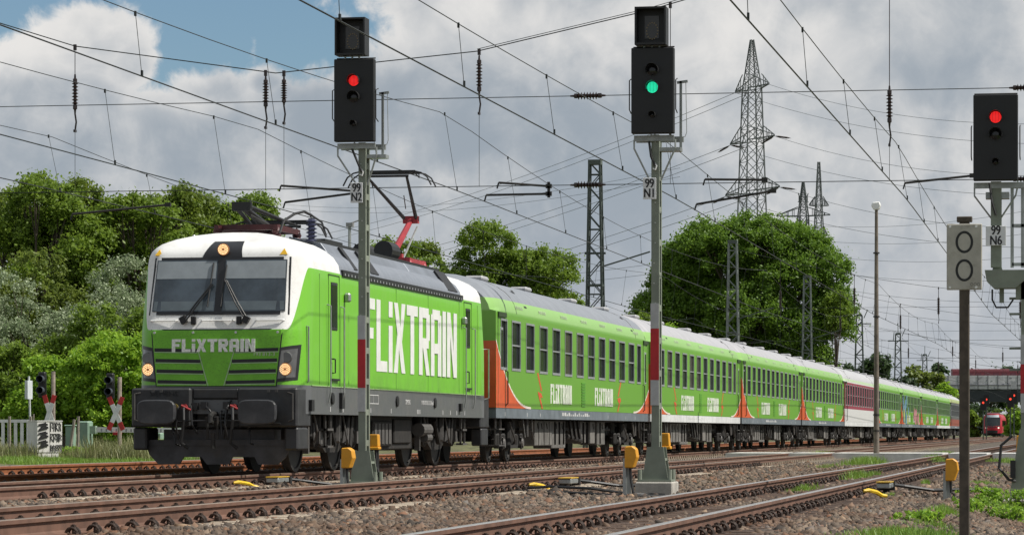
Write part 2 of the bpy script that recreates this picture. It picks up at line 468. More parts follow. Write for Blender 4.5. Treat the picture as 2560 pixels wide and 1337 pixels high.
def fastening():
    m = MB()
    m.box((0, 0, -.1755), (.36, .16, .006))
    for s in (-1, 1):
        arc = [(s * (.075 + .055 * math.cos(a)), 0, -.165 + .062 * math.sin(a)) for a in [math.pi * i / 6 for i in range(7)]]
        for yy in (-.038, .038): m.tube([(x + s * .02, y + yy, z) for x, y, z in arc], .013, 6)
        m.tube([(s * .10, 0, -.18), (s * .10, 0, -.075)], .014, 6)
        m.lathe([(.027, 0), (.027, .03)], (s * .10, 0, -.112), n=6)
        m.box((s * .128, 0, -.158), (.03, .12, .035))
    return m
def track(key, label, y0, y1, rails_m, sl_m, ystart, far_end, raise_far=0.0):
    xc, z = TRACKS[key]
    T = thing('railway_track', (xc, 0, z), label, 'railway track', 'parallel tracks of the line')
    for sgn in (-1, 1):
        rail(T, sgn * .7535, raise_far if sgn < 0 else 0, y0, y1, rails_m)
    sb = MB().bx(-1.3, 1.3, -.13, .13, -.34, -.178)
    fm = fastening()
    sl = fl = None
    for i in range(100):
        y = ystart + .6 * i + random.uniform(-.02, .02)
        if sl is None:
            s = sl = sb.build('sleeper', sl_m, T, bevel=0.012); f = []
            for sgn in (-1, 1):
                o = fm.build('rail_fastening', clip_m, s, loc=(sgn * .7535, 0, raise_far if sgn < 0 else 0)); f.append(o)
            base = f
        else:
            s = sl.copy(); COL.objects.link(s); reg(s, T)
            for o in base:
                c = o.copy(); COL.objects.link(c); reg(c, s)
        s.location = (random.uniform(-.02, .02), y, random.uniform(-.006, .002)); s.rotation_euler = (0, 0, random.uniform(-.012, .012))
    m = MB(); y = ystart + 60
    while y < far_end:
        m.bx(-1.3, 1.3, y - .13, y + .13, -.34, -.178)
        for sgn in (-1, 1):
            m.box((sgn * .7535 + .1, y, -.15), (.06, .14, .09)); m.box((sgn * .7535 - .1, y, -.15), (.06, .14, .09))
        y += .6
    if m.v: tag(m.build('distant_sleepers', sl_m, T), kind='stuff')
    return T
track('near', 'brown railway track nearest the white hectometre sign', 16, 330, [rust, head_bright], sleeper_wood, 23.5, 240)
track('middle', 'brown railway track between the red signal and the green signal', 18, 620, [rust, head_m], sleeper_m, 27.5, 240)
track('train', 'railway track that the green train stands on', 30, 620, [rust, head_m], sleeper_m, 42.5, 200)
track('rusty', 'orange rusted railway track just behind the green train', 40, 420, [rust2, head_rusty], sleeper_m, 55, 150, 0.10)
track('outer', 'rusty railway track furthest back, beside the graffitied cabinet', 50, 420, [rust2, head_bright], sleeper_m, 70, 130)
# a path of boards and slabs across the tracks, far right
pm = P('crossing_slab', (0.62, 0.61, 0.58), 0.9, var=0.15, scale=2)
m = MB()
for x0, x1 in ((-12.7, -10.75), (-10.55, -9.25), (-9.05, -5.2), (-5.0, -3.7), (-3.5, -0.4)):
    m.bx(x0, x1, 112, 116.4, -.3, .0)
tag(m.build('crossing_path', pm), 'pale flat footpath slabs laid across the tracks', 'path', kind='structure')

# a pale flat plank lying on the ballast beside the near track
m = MB(); m.bx(-.16, .16, 0, 6.2, 0, .05)
p_y = online(1440, -5.75)
tag(m.build('ballast_plank', P('plank_pale', (.55, .50, .45), .85, var=.2), loc=(-5.75, p_y, -.26), bevel=.008), 'pale flat plank lying on the ballast left of the near track', 'plank')

# ================================================================== THE LOCOMOTIVE
GREEN = (0.165, 0.50, 0.022); WHITE = (0.80, 0.80, 0.785)
LX, LY = -15.1, 53.85
loco = thing('locomotive', (LX, LY, 0), 'bright green and white electric locomotive leading the train with headlights lit', 'locomotive')
def side_w(z):
    T = ((1.0, 1.5), (3.45, 1.5), (3.62, 1.49), (3.78, 1.455), (3.92, 1.36), (4.05, 1.19), (4.15, .99), (4.235, .70), (4.285, .38), (4.30, 0.02))
    for (a, u), (b_, v) in zip(T, T[1:]):
        if z <= b_: return u + (v - u) * (z - a) / (b_ - a)
    return 0.02
def front_y(x, z):
    """where the nose stands (local y), by height and distance from the middle"""
    if z < 2.5: f = (z - 1.5) * .03
    elif z < 3.85: f = .03 + (z - 2.5) * .31
    else: f = .4485 + (z - 3.85) * .40 + 4.2 * (z - 3.85) ** 2
    a = abs(x); c = .50 * (max(0, a - 1.1) / .4) ** 2.2
    return .66 + f + c
# livery: position decides the colour of the paint
lm = bpy.data.materials.new('loco_livery'); lm.use_nodes = True; E.nt = lm.node_tree; b = E.nt.nodes['Principled BSDF']
t = node('ShaderNodeTexCoord').outputs['Object']; sp = node('ShaderNodeSeparateXYZ'); link(t, sp.inputs[0])
lx, ly, lz = (E(o) for o in sp.outputs)
yy = ly.min(18.98 - ly)
zb = 2.52 + 1.10 * (yy - (lz - 2.5).max(0.0) * .30).sstep(.74, 1.12)
white = lz.gt(zb)
grey = E._m('GREATER_THAN', yy, 3.75) * lz.gt(3.60)
skirt = 1.0 - lz.gt(1.555)
grime = noise(t, 1.8, 7, 0.7)
rain = node('ShaderNodeMapping'); rain.inputs['Scale'].default_value = (1, 5, .35); link(t, rain.inputs[0])
streak = noise(rain.outputs[0], 1.6, 6, 0.7)
gcol = mixc(streak.sstep(.35, .75) * .45, GREEN, (.21, .47, .08))
gcol = mixc(((2.1 - lz) * .9).max(0.0) * grime.sstep(.35, .7) * .8, gcol, (.10, .19, .045))
flies = noise(t, 60, 2, 0.6).sstep(.62, .68) * (1.0 - ly.sstep(.9, 1.3))
wcol = mixc(grime.sstep(.42, .75) * .5, WHITE, (.55, .53, .50))
c = mixc(white, gcol, wcol)
c = mixc(grey, c, mixc(streak.sstep(.3, .8), (.17, .19, .225), (.24, .26, .30)))
c = mixc(skirt, c, mixc(grime.sstep(.4, .8) * .5, (.105, .11, .115), (.16, .15, .14)))
c = mixc(flies * .55, c, (.035, .03, .02))
link(c, b.inputs['Base Color']); b.inputs['Roughness'].default_value = .38; b.inputs['Coat Weight'].default_value = .15
# slight waviness of sheet metal
bp = node('ShaderNodeBump'); bp.inputs['Strength'].default_value = .14; bp.inputs['Distance'].default_value = .02
link((noise(t, 5, 3) * .25 + .28 + streak * .15).v, b.inputs['Roughness'])
link(noise(t, 2.2, 3).v, bp.inputs['Height']); link(bp.outputs[0], b.inputs['Normal'])

ZS = [1.05, 1.3, 1.5, 1.55] + [1.56 + .94 * i / 8 for i in range(9)] + [2.52 + (3.45 - 2.52) * i / 10 for i in range(11)] + [3.5, 3.56, 3.62, 3.68, 3.74, 3.78, 3.85, 3.92, 3.985, 4.05, 4.10, 4.15, 4.18, 4.235, 4.26, 4.285, 4.297]
SS = [-1 + 2 * i / 56 for i in range(57)]
body = MB()
def capgrid(fl):
    rows = []
    for z in ZS:
        w = side_w(z)
        rows.append([(s * w, fl(front_y(s * w, max(z, 1.5))), z) for s in SS])
    return rows
Gf = capgrid(lambda y: y); Gr = capgrid(lambda y: 18.98 - y)
body.grid(Gf); body.grid(Gr)
YS = [i / 34 for i in range(35)]
for col_ in (0, -1):
    rows = []
    for i in range(len(ZS)):
        a, e = Gf[i][col_], Gr[i][col_]
        rows.append([(a[0], a[1] + (e[1] - a[1]) * u, a[2]) for u in YS])
    body.grid(rows)
top = [[(s * .02, a[1] + (e[1] - a[1]) * u, 4.298) for u in (0, 1)] for s, a, e in zip(SS, Gf[-1], Gr[-1])]
body.grid(top)
bot = [[(a[0], a[1] + (e[1] - a[1]) * u, a[2]) for u in (0, 1)] for a, e in zip(Gf[0], Gr[0])]
body.grid(bot)
def weld(o):
    bm = bmesh.new(); bm.from_mesh(o.data); bmesh.ops.remove_doubles(bm, verts=bm.verts, dist=.002)
    bmesh.ops.recalc_face_normals(bm, faces=bm.faces); bm.to_mesh(o.data); bm.free()
    o.data.polygons.foreach_set('use_smooth', [True] * len(o.data.polygons))
    try: o.data.set_sharp_from_angle(angle=R(35))
    except Exception: pass
bo = body.build('body', lm, loco); weld(bo)

def patch(mb, poly, off, th=.02, mi=0, n=8):
    """A sheet bent over the nose: poly is 4 corners (x,z), standing off the surface"""
    (a, b_, c_, d_) = [Vector((*p, 0)) for p in poly]
    P1 = []
    for i in range(n + 1):
        u = i / n; l = a.lerp(d_, u); r_ = b_.lerp(c_, u)
        P1.append([l.lerp(r_, j / n) for j in range(n + 1)])
    mb.grid([[(p.x, front_y(p.x, p.y) - off, p.y) for p in row] for row in P1], mi)
    rim = [P1[0][j] for j in range(n + 1)] + [P1[i][n] for i in range(1, n + 1)] + [P1[n][j] for j in range(n - 1, -1, -1)] + [P1[i][0] for i in range(n - 1, 0, -1)]
    m = len(rim); vs = [(p.x, front_y(p.x, p.y) - off, p.y) for p in rim] + [(p.x, front_y(p.x, p.y) + .03, p.y) for p in rim]
    mb.add(vs, [(i, (i + 1) % m, (i + 1) % m + m, i + m) for i in range(m)], mi)
    return mb
frame_m = P('windscreen_frame', (.014, .014, .016), .35, var=.1)
screen_m = P('windscreen_glass', (.045, .06, .075), .05, var=.5, scale=1.2, spec=.7)
blind_m = P('sun_blind', (.25, .28, .30), .25, var=.08)
m = MB(); patch(m, ((-1.27, 2.78), (1.27, 2.78), (1.235, 3.80), (-1.235, 3.80)), .012, n=14)
fr = m.build('windscreen_frame', frame_m, loco, smooth=True)
for sgn in (-1, 1):
    m = MB(); q = [(.07 * sgn, 2.84), (1.20 * sgn, 2.84), (1.175 * sgn, 3.75), (.07 * sgn, 3.75)]
    patch(m, q, .022, n=10)
    wsn = m.build('windscreen', screen_m, fr, smooth=True)
    m = MB(); patch(m, [(.09 * sgn, 3.42), (1.165 * sgn, 3.42), (1.155 * sgn, 3.73), (.09 * sgn, 3.73)], .026, n=8)
    m.build('sun_blind', blind_m, fr, smooth=True)
    # the desk seen low behind the glass
    m = MB(); patch(m, [(.09 * sgn, 2.86), (1.18 * sgn, 2.86), (1.165 * sgn, 3.02), (.09 * sgn, 3.02)], .025, n=6)
    m.build('desk_edge', P('cab_desk', (.10, .125, .14), .3), fr, smooth=True)
# top lamp housing
m = MB(); patch(m, ((-.36, 3.80), (.36, 3.80), (.30, 4.10), (-.24, 4.10)), .014)
lamp = m.build('lamp_housing', frame_m, loco, smooth=True)
amber = EM('headlamp_led', (1.0, .64, .32), 1.5)
def led(cx, cz, r, parent, off=0):
    m = MB(); y0 = front_y(cx, cz) - off
    m.lathe([(r * 1.25, 0), (r * 1.25, .03), (r * 1.1, .035)], (0, 0, 0), 'Y', 20)
    ring = m.build('lamp_bowl', EM('lamp_bowl', (.42, .19, .07), .26), parent, loc=(cx, y0 - .045, cz))
    m = MB()
    for k in range(3):
        q = r * (.38 + .29 * k)
        nn = 6 + 6 * k
        for j in range(nn):
            A = 2 * math.pi * (j + .5 * k) / nn
            m.lathe([(.0115, 0), (.0115, .012)], (q * math.cos(A), -.014, q * math.sin(A)), 'Y', n=6)
    m.build('lamp_lights', amber, parent, loc=(cx, y0 - .045, cz))
led(0.02, 3.935, .085, lamp, .075)
# green front panel with its black joint, grille slots and rivets
joint = P('panel_joint', (.02, .022, .02), .6)
flat = P('front_green', (.155, .455, .022), .42, var=.12, scale=3, dirt=(.045, .05, .018), dirt_amt=.0)
E.nt = flat.node_tree
t = node('ShaderNodeTexCoord').outputs['Object']
src = E.nt.nodes['Principled BSDF'].inputs['Base Color'].links[0].from_socket
link(mixc(noise(t, 75, 2, .6).sstep(.60, .66) * .7 , src, (.02, .022, .008)), E.nt.nodes['Principled BSDF'].inputs['Base Color'])
m = MB(); patch(m, ((-1.09, 1.525), (1.09, 1.525), (1.19, 2.53), (-1.19, 2.53)), .004, n=10); m.build('panel_joint', joint, loco)
m = MB(); patch(m, ((-1.07, 1.54), (1.07, 1.54), (1.165, 2.505), (-1.165, 2.505)), .012, n=10)
fp = m.build('front_panel', flat, loco)
slit = MB(); slw = MB()
for sgn in (-1, 1):
    for k in range(4):
        z = 2.17 - .185 * k; xi = .34 - .055 * k; xo = 1.115 - .02 * k
        d = -.022 * sgn * 0
        patch(slit, [(xi * sgn, z - .045), (xo * sgn, z - .03), (xo * sgn, z + .03), (xi * sgn, z + .012)], .018, n=5)
        patch(slw, [(xi * sgn, z - .062), (xo * sgn, z - .047), (xo * sgn, z - .033), (xi * sgn, z - .048)], .020, n=5)
    for (z0, z1, x0, x1) in ((2.18, 1.54, .325, .135),):
        patch(slw, [(x1 * sgn, z1), ((x1 + .016) * sgn, z1), ((x0 + .016) * sgn, z0), (x0 * sgn, z0)], .021, n=3)
slit.build('grille_slots', black, fp); slw.build('grille_edges', P('grille_edge', (.34, .48, .27), .4), fp)
m = MB()
for x in (-1.12, -.42, .35, 1.10): m.lathe([(.022, 0), (.022, .012)], (x, front_y(x, 2.47) - .022, 2.47), 'Y', 8)
m.build('panel_screws', P('screw_white', (.6, .62, .6), .5), fp)

# block lettering, drawn as thick strokes
def letter(ch, w, tx, ty):
    r = lambda x0, y0, x1, y1: [(x0, y0), (x1, y0), (x1, y1), (x0, y1)]
    k = w - tx
    return {
        'F': [r(0, 0, tx, 1), r(tx, 1 - ty, w, 1), r(tx, .52 - ty / 2, w * .86, .52 + ty / 2)],
        'L': [r(0, 0, tx, 1), r(tx, 0, w, ty)],
        'i': [r(0, 0, tx, .66), r(0, .78, tx, 1)],
        'X': [[(0, 1), (w - tx, 0), (w, 0), (tx, 1)], [(w * .5 + tx * .15, .58), (k, 1), (w, 1), (w * .5 + tx * .62, .46)], [(0, 0), (tx, 0), (w * .5 - tx * .15, .42), (w * .5 - tx * .62, .54)]],
        'T': [r(0, 1 - ty, w, 1), r(k / 2, 0, k / 2 + tx, 1 - ty)],
        'R': [r(0, 0, tx, 1), r(tx, 1 - ty, w - tx * .3, 1), r(k, .52, w, 1 - ty * .6), r(tx, .40, w - tx * .3, .40 + ty), [(k * .55, .40), (k * .55 + tx, .40), (w, 0), (k, 0)]],
        'A': [r(0, 0, tx, 1 - ty * .5), r(k, 0, w, 1 - ty * .5), r(tx * .4, 1 - ty, w - tx * .4, 1), r(tx, .34, k, .34 + ty)],
        'I': [r(0, 0, tx, 1)],
        'N': [r(0, 0, tx, 1), r(k, 0, w, 1), [(tx, 1), (tx, .62), (k, 0), (k, .38)]],
    }[ch]
def lettering(mb, x0, z0, width, h, tx, ty, put, word='FLiXTRAIN'):
    """put(x, z, lift) gives the point in space"""
    ws = [tx if ch in 'iI' else (1.0 if ch not in 'FL' else .9) for ch in word]
    # letter width from the total
    gap = tx * .36
    nI = sum(1 for ch in word if ch in 'iI'); others = sum(w for w, ch in zip(ws, word) if ch not in 'iI')
    unit = (width - gap * (len(word) - 1) - nI * tx) / others
    x = x0; lift = 0
    for ch, w in zip(word, ws):
        wd = tx if ch in 'iI' else w * unit
        for q in letter(ch, wd, tx, ty):
            lift += .0006
            n = len(q)
            vs = [put(x + p[0], z0 + p[1] * h, .004 + lift) for p in q] + [put(x + p[0], z0 + p[1] * h, 0) for p in q]
            mb.add(vs, [tuple(range(n))] + [(i, (i + 1) % n, (i + 1) % n + n, i + n) for i in range(n)])
        x += wd + gap
letter_m = P('letter_white', (.74, .75, .72), .45, var=.06)
letter_front = P('letter_speckled', (.76, .78, .73), .5, var=.15, scale=30, dirt=(.16, .22, .10), dirt_amt=.4)
m = MB(); lettering(m, -.80, 2.13, 1.50, .225, .062, .22, lambda x, z, l: (x, front_y(x, z) - .016 - l, z)); m.build('front_lettering', letter_front, fp)
text('193 813-3', 'number', .085, P('letter_pale', (.5, .55, .42), .5), fp, (.86, front_y(.8, 2.08) - .02, 2.085), FRONT, 1.15)
m = MB(); lettering(m, 5.62, 1.90, 8.94, 1.38, .35, .15, lambda y, z, l: (1.502 + l, y, z)); m.build('side_lettering', letter_m, loco)
# headlight clusters
house = P('headlight_glass', (.10, .10, .10), .12, var=.2, spec=.8); hrim = P('headlight_rim', (.02, .02, .022), .4)
for sgn in (-1, 1):
    m = MB(); patch(m, [(1.06 * sgn, 1.60), (1.40 * sgn, 1.64), (1.44 * sgn, 2.26), (1.13 * sgn, 2.20)], .010, n=8); h = m.build('headlight', hrim, loco, smooth=True)
    m = MB(); patch(m, [(1.105 * sgn, 1.66), (1.37 * sgn, 1.69), (1.40 * sgn, 2.19), (1.165 * sgn, 2.15)], .016, n=8); m.build('lens_cover', house, h, smooth=True)
    m = MB(); m.lathe([(.088, 0), (.10, .02), (.10, .03)], (0, 0, 0), 'Y', 18); m.build('unlit_lamp', P('unlit_lamp', (.16, .16, .16), .2, .5), h, loc=(1.255 * sgn, front_y(1.255, 2.03) - .05, 2.03))
    led(1.235 * sgn, 1.825, .090, h)
# wipers and steps under the windscreen
for sgn, ex in ((-1, -.02), (1, .22)):
    m = MB(); bx_ = (-.62 if sgn < 0 else .62)
    pt = lambda x, z, o: (x, front_y(x, z) - o, z)
    tip = (-.14, 3.32) if sgn < 0 else (.10, 3.38)
    base = (-.60, 2.67) if sgn < 0 else (.53, 2.67)
    for dxx in (0, .05): m.tube([pt(base[0] + dxx, base[1], .08), pt((base[0] + tip[0]) / 2 + dxx, 3.0, .11), pt(tip[0] + dxx * .5, tip[1], .07)], .014, 5)
    m.tube([pt(tip[0], 3.70 if sgn < 0 else 3.66, .045), pt(tip[0] - .05 * (1 if sgn < 0 else 1), 2.92, .05)], .014, 5)
    m.box(pt(base[0], base[1] + .02, .06), (.11, .1, .12), rot=Matrix.Rotation(.5 * sgn, 3, 'Y'))
    m.build('wiper', black, loco)
m = MB()
for x in (-.42, .40): m.box((x, front_y(x, 2.67) - .035, 2.68), (.09, .07, .14))
build_each(m, 'washer_nozzle', black, loco, bevel=.01)
m = MB()
for x0, x1 in ((-1.22, -.72), (-.28, .30), (.70, 1.20)): m.tube([(x0, front_y(x0, 2.68) - .0, 2.68), (x0 + .02, front_y(x0, 2.68) - .05, 2.68), (x1 - .02, front_y(x1, 2.68) - .05, 2.68), (x1, front_y(x1, 2.68), 2.68)], .014, 5)
build_each(m, 'grab_rail', white_m, loco)
# warning triangles beside the lamp
wy = P('warning_yellow', (.72, .42, .02), .5)
m = MB()
for x in (-1.17, 1.10):
    vs = [(x - .07, front_y(x, 3.86) - .014, 3.84), (x + .07, front_y(x, 3.86) - .014, 3.84), (x, front_y(x, 3.95) - .03, 3.95)]
    m.add(vs + [(a, b_ + .03, c_) for a, b_, c_ in vs], [(0, 1, 2), (0, 1, 4, 3), (1, 2, 5, 4), (2, 0, 3, 5)])
build_each(m, 'warning_sign', wy, loco)
# buffer beam, buffers, coupling, snow plough
beam = P('buffer_beam_grey', (.030, .031, .033), .55, var=.3, scale=4, dirt=(.06, .05, .04), dirt_amt=.4)
for sg, y0 in ((1, 0.0), (-1, 18.98)):
    m = MB(); Y = lambda v: y0 + sg * v
    for s in (-1, 1): m.bx(s * .42, s * 1.49, Y(.52), Y(1.5), .82, 1.50)
    m.bx(-.42, .42, Y(.62), Y(1.5), 1.30, 1.50); m.bx(-.42, .42, Y(.85), Y(1.5), .80, 1.30)
    for s in (-1, 1): m.bx(s * 1.24, s * 1.485, Y(.60), Y(1.35), .42, .815)
    b_o = m.build('buffer_beam', beam, loco, bevel=.03)
    if sg > 0: bb = b_o
for y0, sg in ((0, 1), (18.98, -1)):
    for s in (-1, 1):
        m = MB(); pl = []
        for k in range(20):
            A = 2 * math.pi * k / 20; ca, sa = math.cos(A), math.sin(A)
            pl.append((.34 * math.copysign(abs(ca) ** .45, ca), .215 * math.copysign(abs(sa) ** .45, sa)))
        m.prism(pl, 'XZ', 0, sg * .07); m.prism([(a * .86, b_ * .86) for a, b_ in pl], 'XZ', sg * .071, sg * .30); m.prism([(a * .62, b_ * .62) for a, b_ in pl], 'XZ', sg * .301, sg * .52)
        bu = m.build('buffer', P('buffer_grey', (.040, .041, .045), .45, var=.35, scale=3, dirt=(.11, .105, .10), dirt_amt=.6), loco, loc=(s * .90, y0, 1.08), bevel=.02)
text('SIEMENS', 'maker_lettering', .12, P('raised_dark', (.012, .012, .013), .6), bb, (-.90, .512, 1.40), FRONT, 1.15, .006)
m = MB(); hook = [(0, .5), (0, .1), (.08, .0)]
m.tube([(0, .85, 1.05), (0, .40, 1.05), (0, .28, 1.0), (0, .27, .92), (0, .36, .90)], .045, 8)
m.tube([(-.09, .40, 1.0), (-.09, .44, .62), (.09, .44, .62), (.09, .40, 1.0)], .025, 6)
m.tube([(0, .44, .72), (0, .46, .45)], .04, 6)
m.box((0, .74, 1.06), (.24, .12, .34))
cp = m.build('coupling', steel_dark, loco)
for s, x in ((-1, -.52), (1, .36)):
    m = MB(); m.tube([(x, .55, 1.18), (x, .42, 1.14), (x + .02, .36, .95), (x - .04, .42, .55), (x + .06, .5, .45)], .027, 7); m.tube([(x - .12, .58, 1.2), (x - .12, .47, 1.15), (x - .14, .42, .85), (x - .1, .5, .6)], .02, 6)
    m.tube([(x - .24, .6, 1.1), (x - .24, .5, 1.06), (x - .2, .46, .7)], .02, 6)
    m.build('brake_hose', cable_m, cp)
    m = MB(); m.lathe([(.05, 0), (.05, .13)], (x, .47, 1.17), 'Y', 10); m.tube([(x - .05, .46, 1.2), (x + .12, .46, 1.12)], .02, 5)
    m.build('brake_cock', P('cock_red', (.30, .03, .03), .5), cp)
m = MB(); m.lathe([(.07, 0), (.07, .05), (.03, .07)], (-.70, .46, 1.16), 'Y', 12); m.build('air_valve', P('brass', (.32, .24, .07), .4, .6), cp)
m = MB()
for x0, x1, z0, z1 in ((-.45, -.30, 1.25, .7), (.28, .18, 1.28, .62), (-.22, .25, 1.22, 1.0), (.62, .70, .80, .52), (-.75, -.62, .8, .5)):
    m.tube([(x0, .62, z0), (x0 + (x1 - x0) * .3, .5, z0 - .1), ((x0 + x1) / 2, .46, (z0 + z1) / 2 - .12), (x1, .55, z1)], .018, 6)
m.tube([(-1.2, .5, .88), (-.4, .48, .93), (.5, .48, .93), (1.2, .5, .88)], .014, 5)
for x in (-.36, -.2, .2, .52): m.box((x, .60, 1.22 - .1 * abs(x)), (.10, .10, .12))
m.build('front_cables', cable_m, cp)
m = MB()
for x in (-1.1, -.95, .98, 1.12): m.box((x, .515, 1.45), (.05, .02, .05))
m.tube([(1.32, .52, 1.42), (1.42, .48, 1.40), (1.42, .48, .95), (1.34, .52, .92)], .014, 5)
m.tube([(-1.32, .52, 1.42), (-1.42, .48, 1.40), (-1.42, .48, .95), (-1.34, .52, .92)], .014, 5)
build_each(m, 'beam_fitting', under_grey, bb)
m = MB()
m.prism([(-1.32, .55), (1.32, .55), (1.22, .30), (1.08, .17), (.72, .17), (.66, .30), (.26, .30), (.20, .17), (-.20, .17), (-.30, .30), (-.62, .30), (-.70, .17), (-1.08, .17), (-1.24, .34)], 'XZ', .78, .84)
m.bx(-1.0, 1.0, .85, 1.3, .5, .78); m.bx(-1.30, 1.30, .76, .90, .50, .60)
pl = m.build('snow_plough', P('plough_grey', (.050, .050, .054), .6, var=.35, scale=3, dirt=(.05, .04, .03), dirt_amt=.6), loco)
# running gear
def wheelset(parent, y, r, z=None):
    for s in (-1, 1):
        m = MB(); m.lathe([(r + .028, -.06), (r + .028, -.035), (r, -.03), (r - .012, .075), (r - .075, .075), (r - .085, .045), (.2, .03), (.17, .10), (.09, .11)], (0, 0, 0), 'X', 32)
        if s < 0:
            m.v = [(-a, b_, c_) for a, b_, c_ in m.v]
        m.build('wheel', steel_dark, parent, loc=(s * .752, y, r), smooth=True)
def loco_bogie(yc):
    B = MB()
    for s in (-1, 1):
        x = s * 1.06
        B.prism([(yc - 2.15, .62), (yc - 1.9, .80), (yc - .95, .84), (yc - .6, .60), (yc + .6, .60), (yc + .95, .84), (yc + 1.9, .80), (yc + 2.15, .62), (yc + 1.9, .50), (yc + 1.0, .55), (yc + .5, .36), (yc - .5, .36), (yc - 1.0, .55), (yc - 1.9, .50)], 'YZ', x - .08, x + .08)
        for ax in (-1.5, 1.5):
            B.lathe([(.20, 0), (.20, .20), (.13, .24)], (s * 1.0 if s > 0 else s * 1.24, yc + ax, .62), 'X', 14)
            for q in (-.33, .33): B.lathe([(.10, .66), (.10, 1.05)], (s * 1.12, yc + ax + q, 0), 'Z', 10)
        for q in (-.35, 0, .35): B.lathe([(.13, .62), (.13, 1.10)], (s * 1.12, yc + q, 0), 'Z', 12)
        B.tube([(s * 1.25, yc - .75, .98), (s * 1.27, yc - .35, .50)], .055, 8); B.tube([(s * 1.25, yc + .75, .98), (s * 1.27, yc + .35, .50)], .055, 8)
        B.bar((s * 1.28, yc + 1.05, 1.02), (s * 1.28, yc + .85, .48), .05, .16)
    B.bx(-.7, .7, yc - .9, yc + .9, .45, .95); B.bx(-.65, .65, yc - 1.9, yc - 1.1, .35, .9); B.bx(-.65, .65, yc + 1.1, yc + 1.9, .35, .9)
    b_ = B.build('bogie', under, loco)
    for ax in (-1.5, 1.5): wheelset(b_, yc + ax, .625)
    m = MB()
    for q in (-2.05, 2.0):
        m.tube([(1.30, yc + q, 1.05), (1.34, yc + q + .1, .75), (1.24, yc + q + .3, .55), (1.2, yc + q + .35, .9)], .022, 6)
    m.tube([(1.3, yc + .2, 1.05), (1.36, yc + .3, .6), (1.3, yc + .6, .5), (1.28, yc + .8, 1.0)], .018, 6)
    m.bx(1.22, 1.30, yc - 1.62, yc - 1.38, .52, .75); m.bx(1.22, 1.30, yc + 1.38, yc + 1.62, .52, .75)
    m.bx(1.2, 1.31, yc - 2.5, yc - 2.42, .35, .9)
    m.bar((1.3, yc - .12, 1.06), (1.32, yc - .25, .55), .06, .14)
    m.build('brake_gear', under_grey, b_)
    return b_
loco_bogie(4.55); loco_bogie(14.15)
m = MB(); m.bx(-1.2, 1.2, 7.2, 11.4, .38, 1.08); m.bx(1.2, 1.26, 7.5, 9.2, .45, .95); m.bx(1.2, 1.25, 9.5, 11.1, .5, 1.0)
m.build('transformer_box', under, loco, bevel=.03)
m = MB()
for k in range(5): m.bx(1.262, 1.275, 7.6 + k * .32, 7.82 + k * .32, .5, .9)
m.lathe([(.14, 0), (.14, .9)], (1.30, 11.55, .78), 'Y', 14); m.lathe([(.10, 0), (.10, .5)], (1.32, 12.0, .62), 'Y', 12)
build_each(m, 'equipment_cover', under_grey, loco)
# skirt details: jacking points, boxes, small white inscriptions
m = MB()
for y in (3.05, 8.55, 12.25): m.lathe([(.105, 0), (.105, .03), (.07, .035)], (1.503, y, 1.34), 'X', 12)
for y, z0, z1, w in ((3.62, 1.16, 1.45, .22), (14.85, 1.18, 1.35, .16), (1.3, 1.1, 1.3, .2)): m.bx(1.40, 1.56, y, y + w, z0, z1)
build_each(m, 'jacking_point', black, loco)
ins = P('inscription_white', (.55, .55, .54), .6)
for body_, y, z, s in (('SIEMENS', 9.4, 1.33, .135), ('91 80 6193 813-3 D-Rpool', 11.35, 1.33, .125)):
    text(body_, 'inscription', s, ins, loco, (1.504, y + .2, z), SIDE, .9)
m = MB()
for y in (2.9, 3.9, 6.2, 8.0, 10.5, 10.62, 10.74, 13.1, 13.9, 14.6, 15.5): m.bx(1.501, 1.506, y, y + .045, 1.10, 1.19)
m.bx(1.501, 1.506, 6.0, 6.9, 1.27, 1.285); m.bx(1.501, 1.506, 6.0, 6.9, 1.43, 1.445); m.bx(1.501, 1.506, 6.0, 6.015, 1.286, 1.429); m.bx(1.501, 1.506, 6.885, 6.9, 1.286, 1.429); m.bx(1.501, 1.506, 6.45, 6.46, 1.286, 1.429)
m.build('inscription_marks', ins, loco)
# sill line of the skirt
m = MB(); m.bx(1.498, 1.512, 1.5, 17.4, 1.545, 1.562); m.build('sill_strip', P('sill_strip', (.30, .42, .20), .5), loco)
# doors with window, grab rails and steps
seam = P('seam_dark', (.05, .12, .02), .6)
def loco_door(y0):
    y1 = y0 + .86
    m = MB()
    for (a, b_, z0, z1) in ((y0, y0 + .016, 1.55, 3.58), (y1 - .016, y1, 1.55, 3.58), (y0 + .016, y1 - .016, 3.564, 3.58)): m.bx(1.497, 1.506, a, b_, z0, z1)
    d = m.build('door', seam, loco)
    m = MB(); m.bx(1.495, 1.514, y0 + .19, y0 + .67, 2.58, 3.44); m.build('window_frame', frame_m, d, bevel=.004)
    m = MB(); m.bx(1.50, 1.518, y0 + .235, y0 + .625, 2.63, 3.39); m.build('window', glass_dark, d)
    m = MB(); m.tube([(1.50, y0 + .18, 2.05), (1.56, y0 + .18, 2.05), (1.56, y0 + .30, 2.05), (1.56, y0 + .30, 1.80), (1.50, y0 + .30, 1.80)], .014, 5); m.bx(1.5, 1.54, y0 + .15, y0 + .75, 1.66, 1.70); m.build('handle', black, d)
    m = MB()
    for yq in (y0 - .10, y1 + .10):
        m.tube([(1.50, yq, 3.02), (1.57, yq, 3.0), (1.57, yq, 1.45), (1.53, yq, 1.25)], .016, 6)
    m.build('handrail', galv, d)
    m = MB(); yc = y0 + .43
    for yq in (yc - .2, yc + .2): m.bx(1.36, 1.40, yq - .02, yq + .02, .46, 1.1)
    for z in (.47, .78): m.bx(1.28, 1.44, yc - .22, yc + .22, z - .02, z + .02)
    m.build('step_ladder', under_grey, d)
loco_door(2.78); loco_door(15.45)
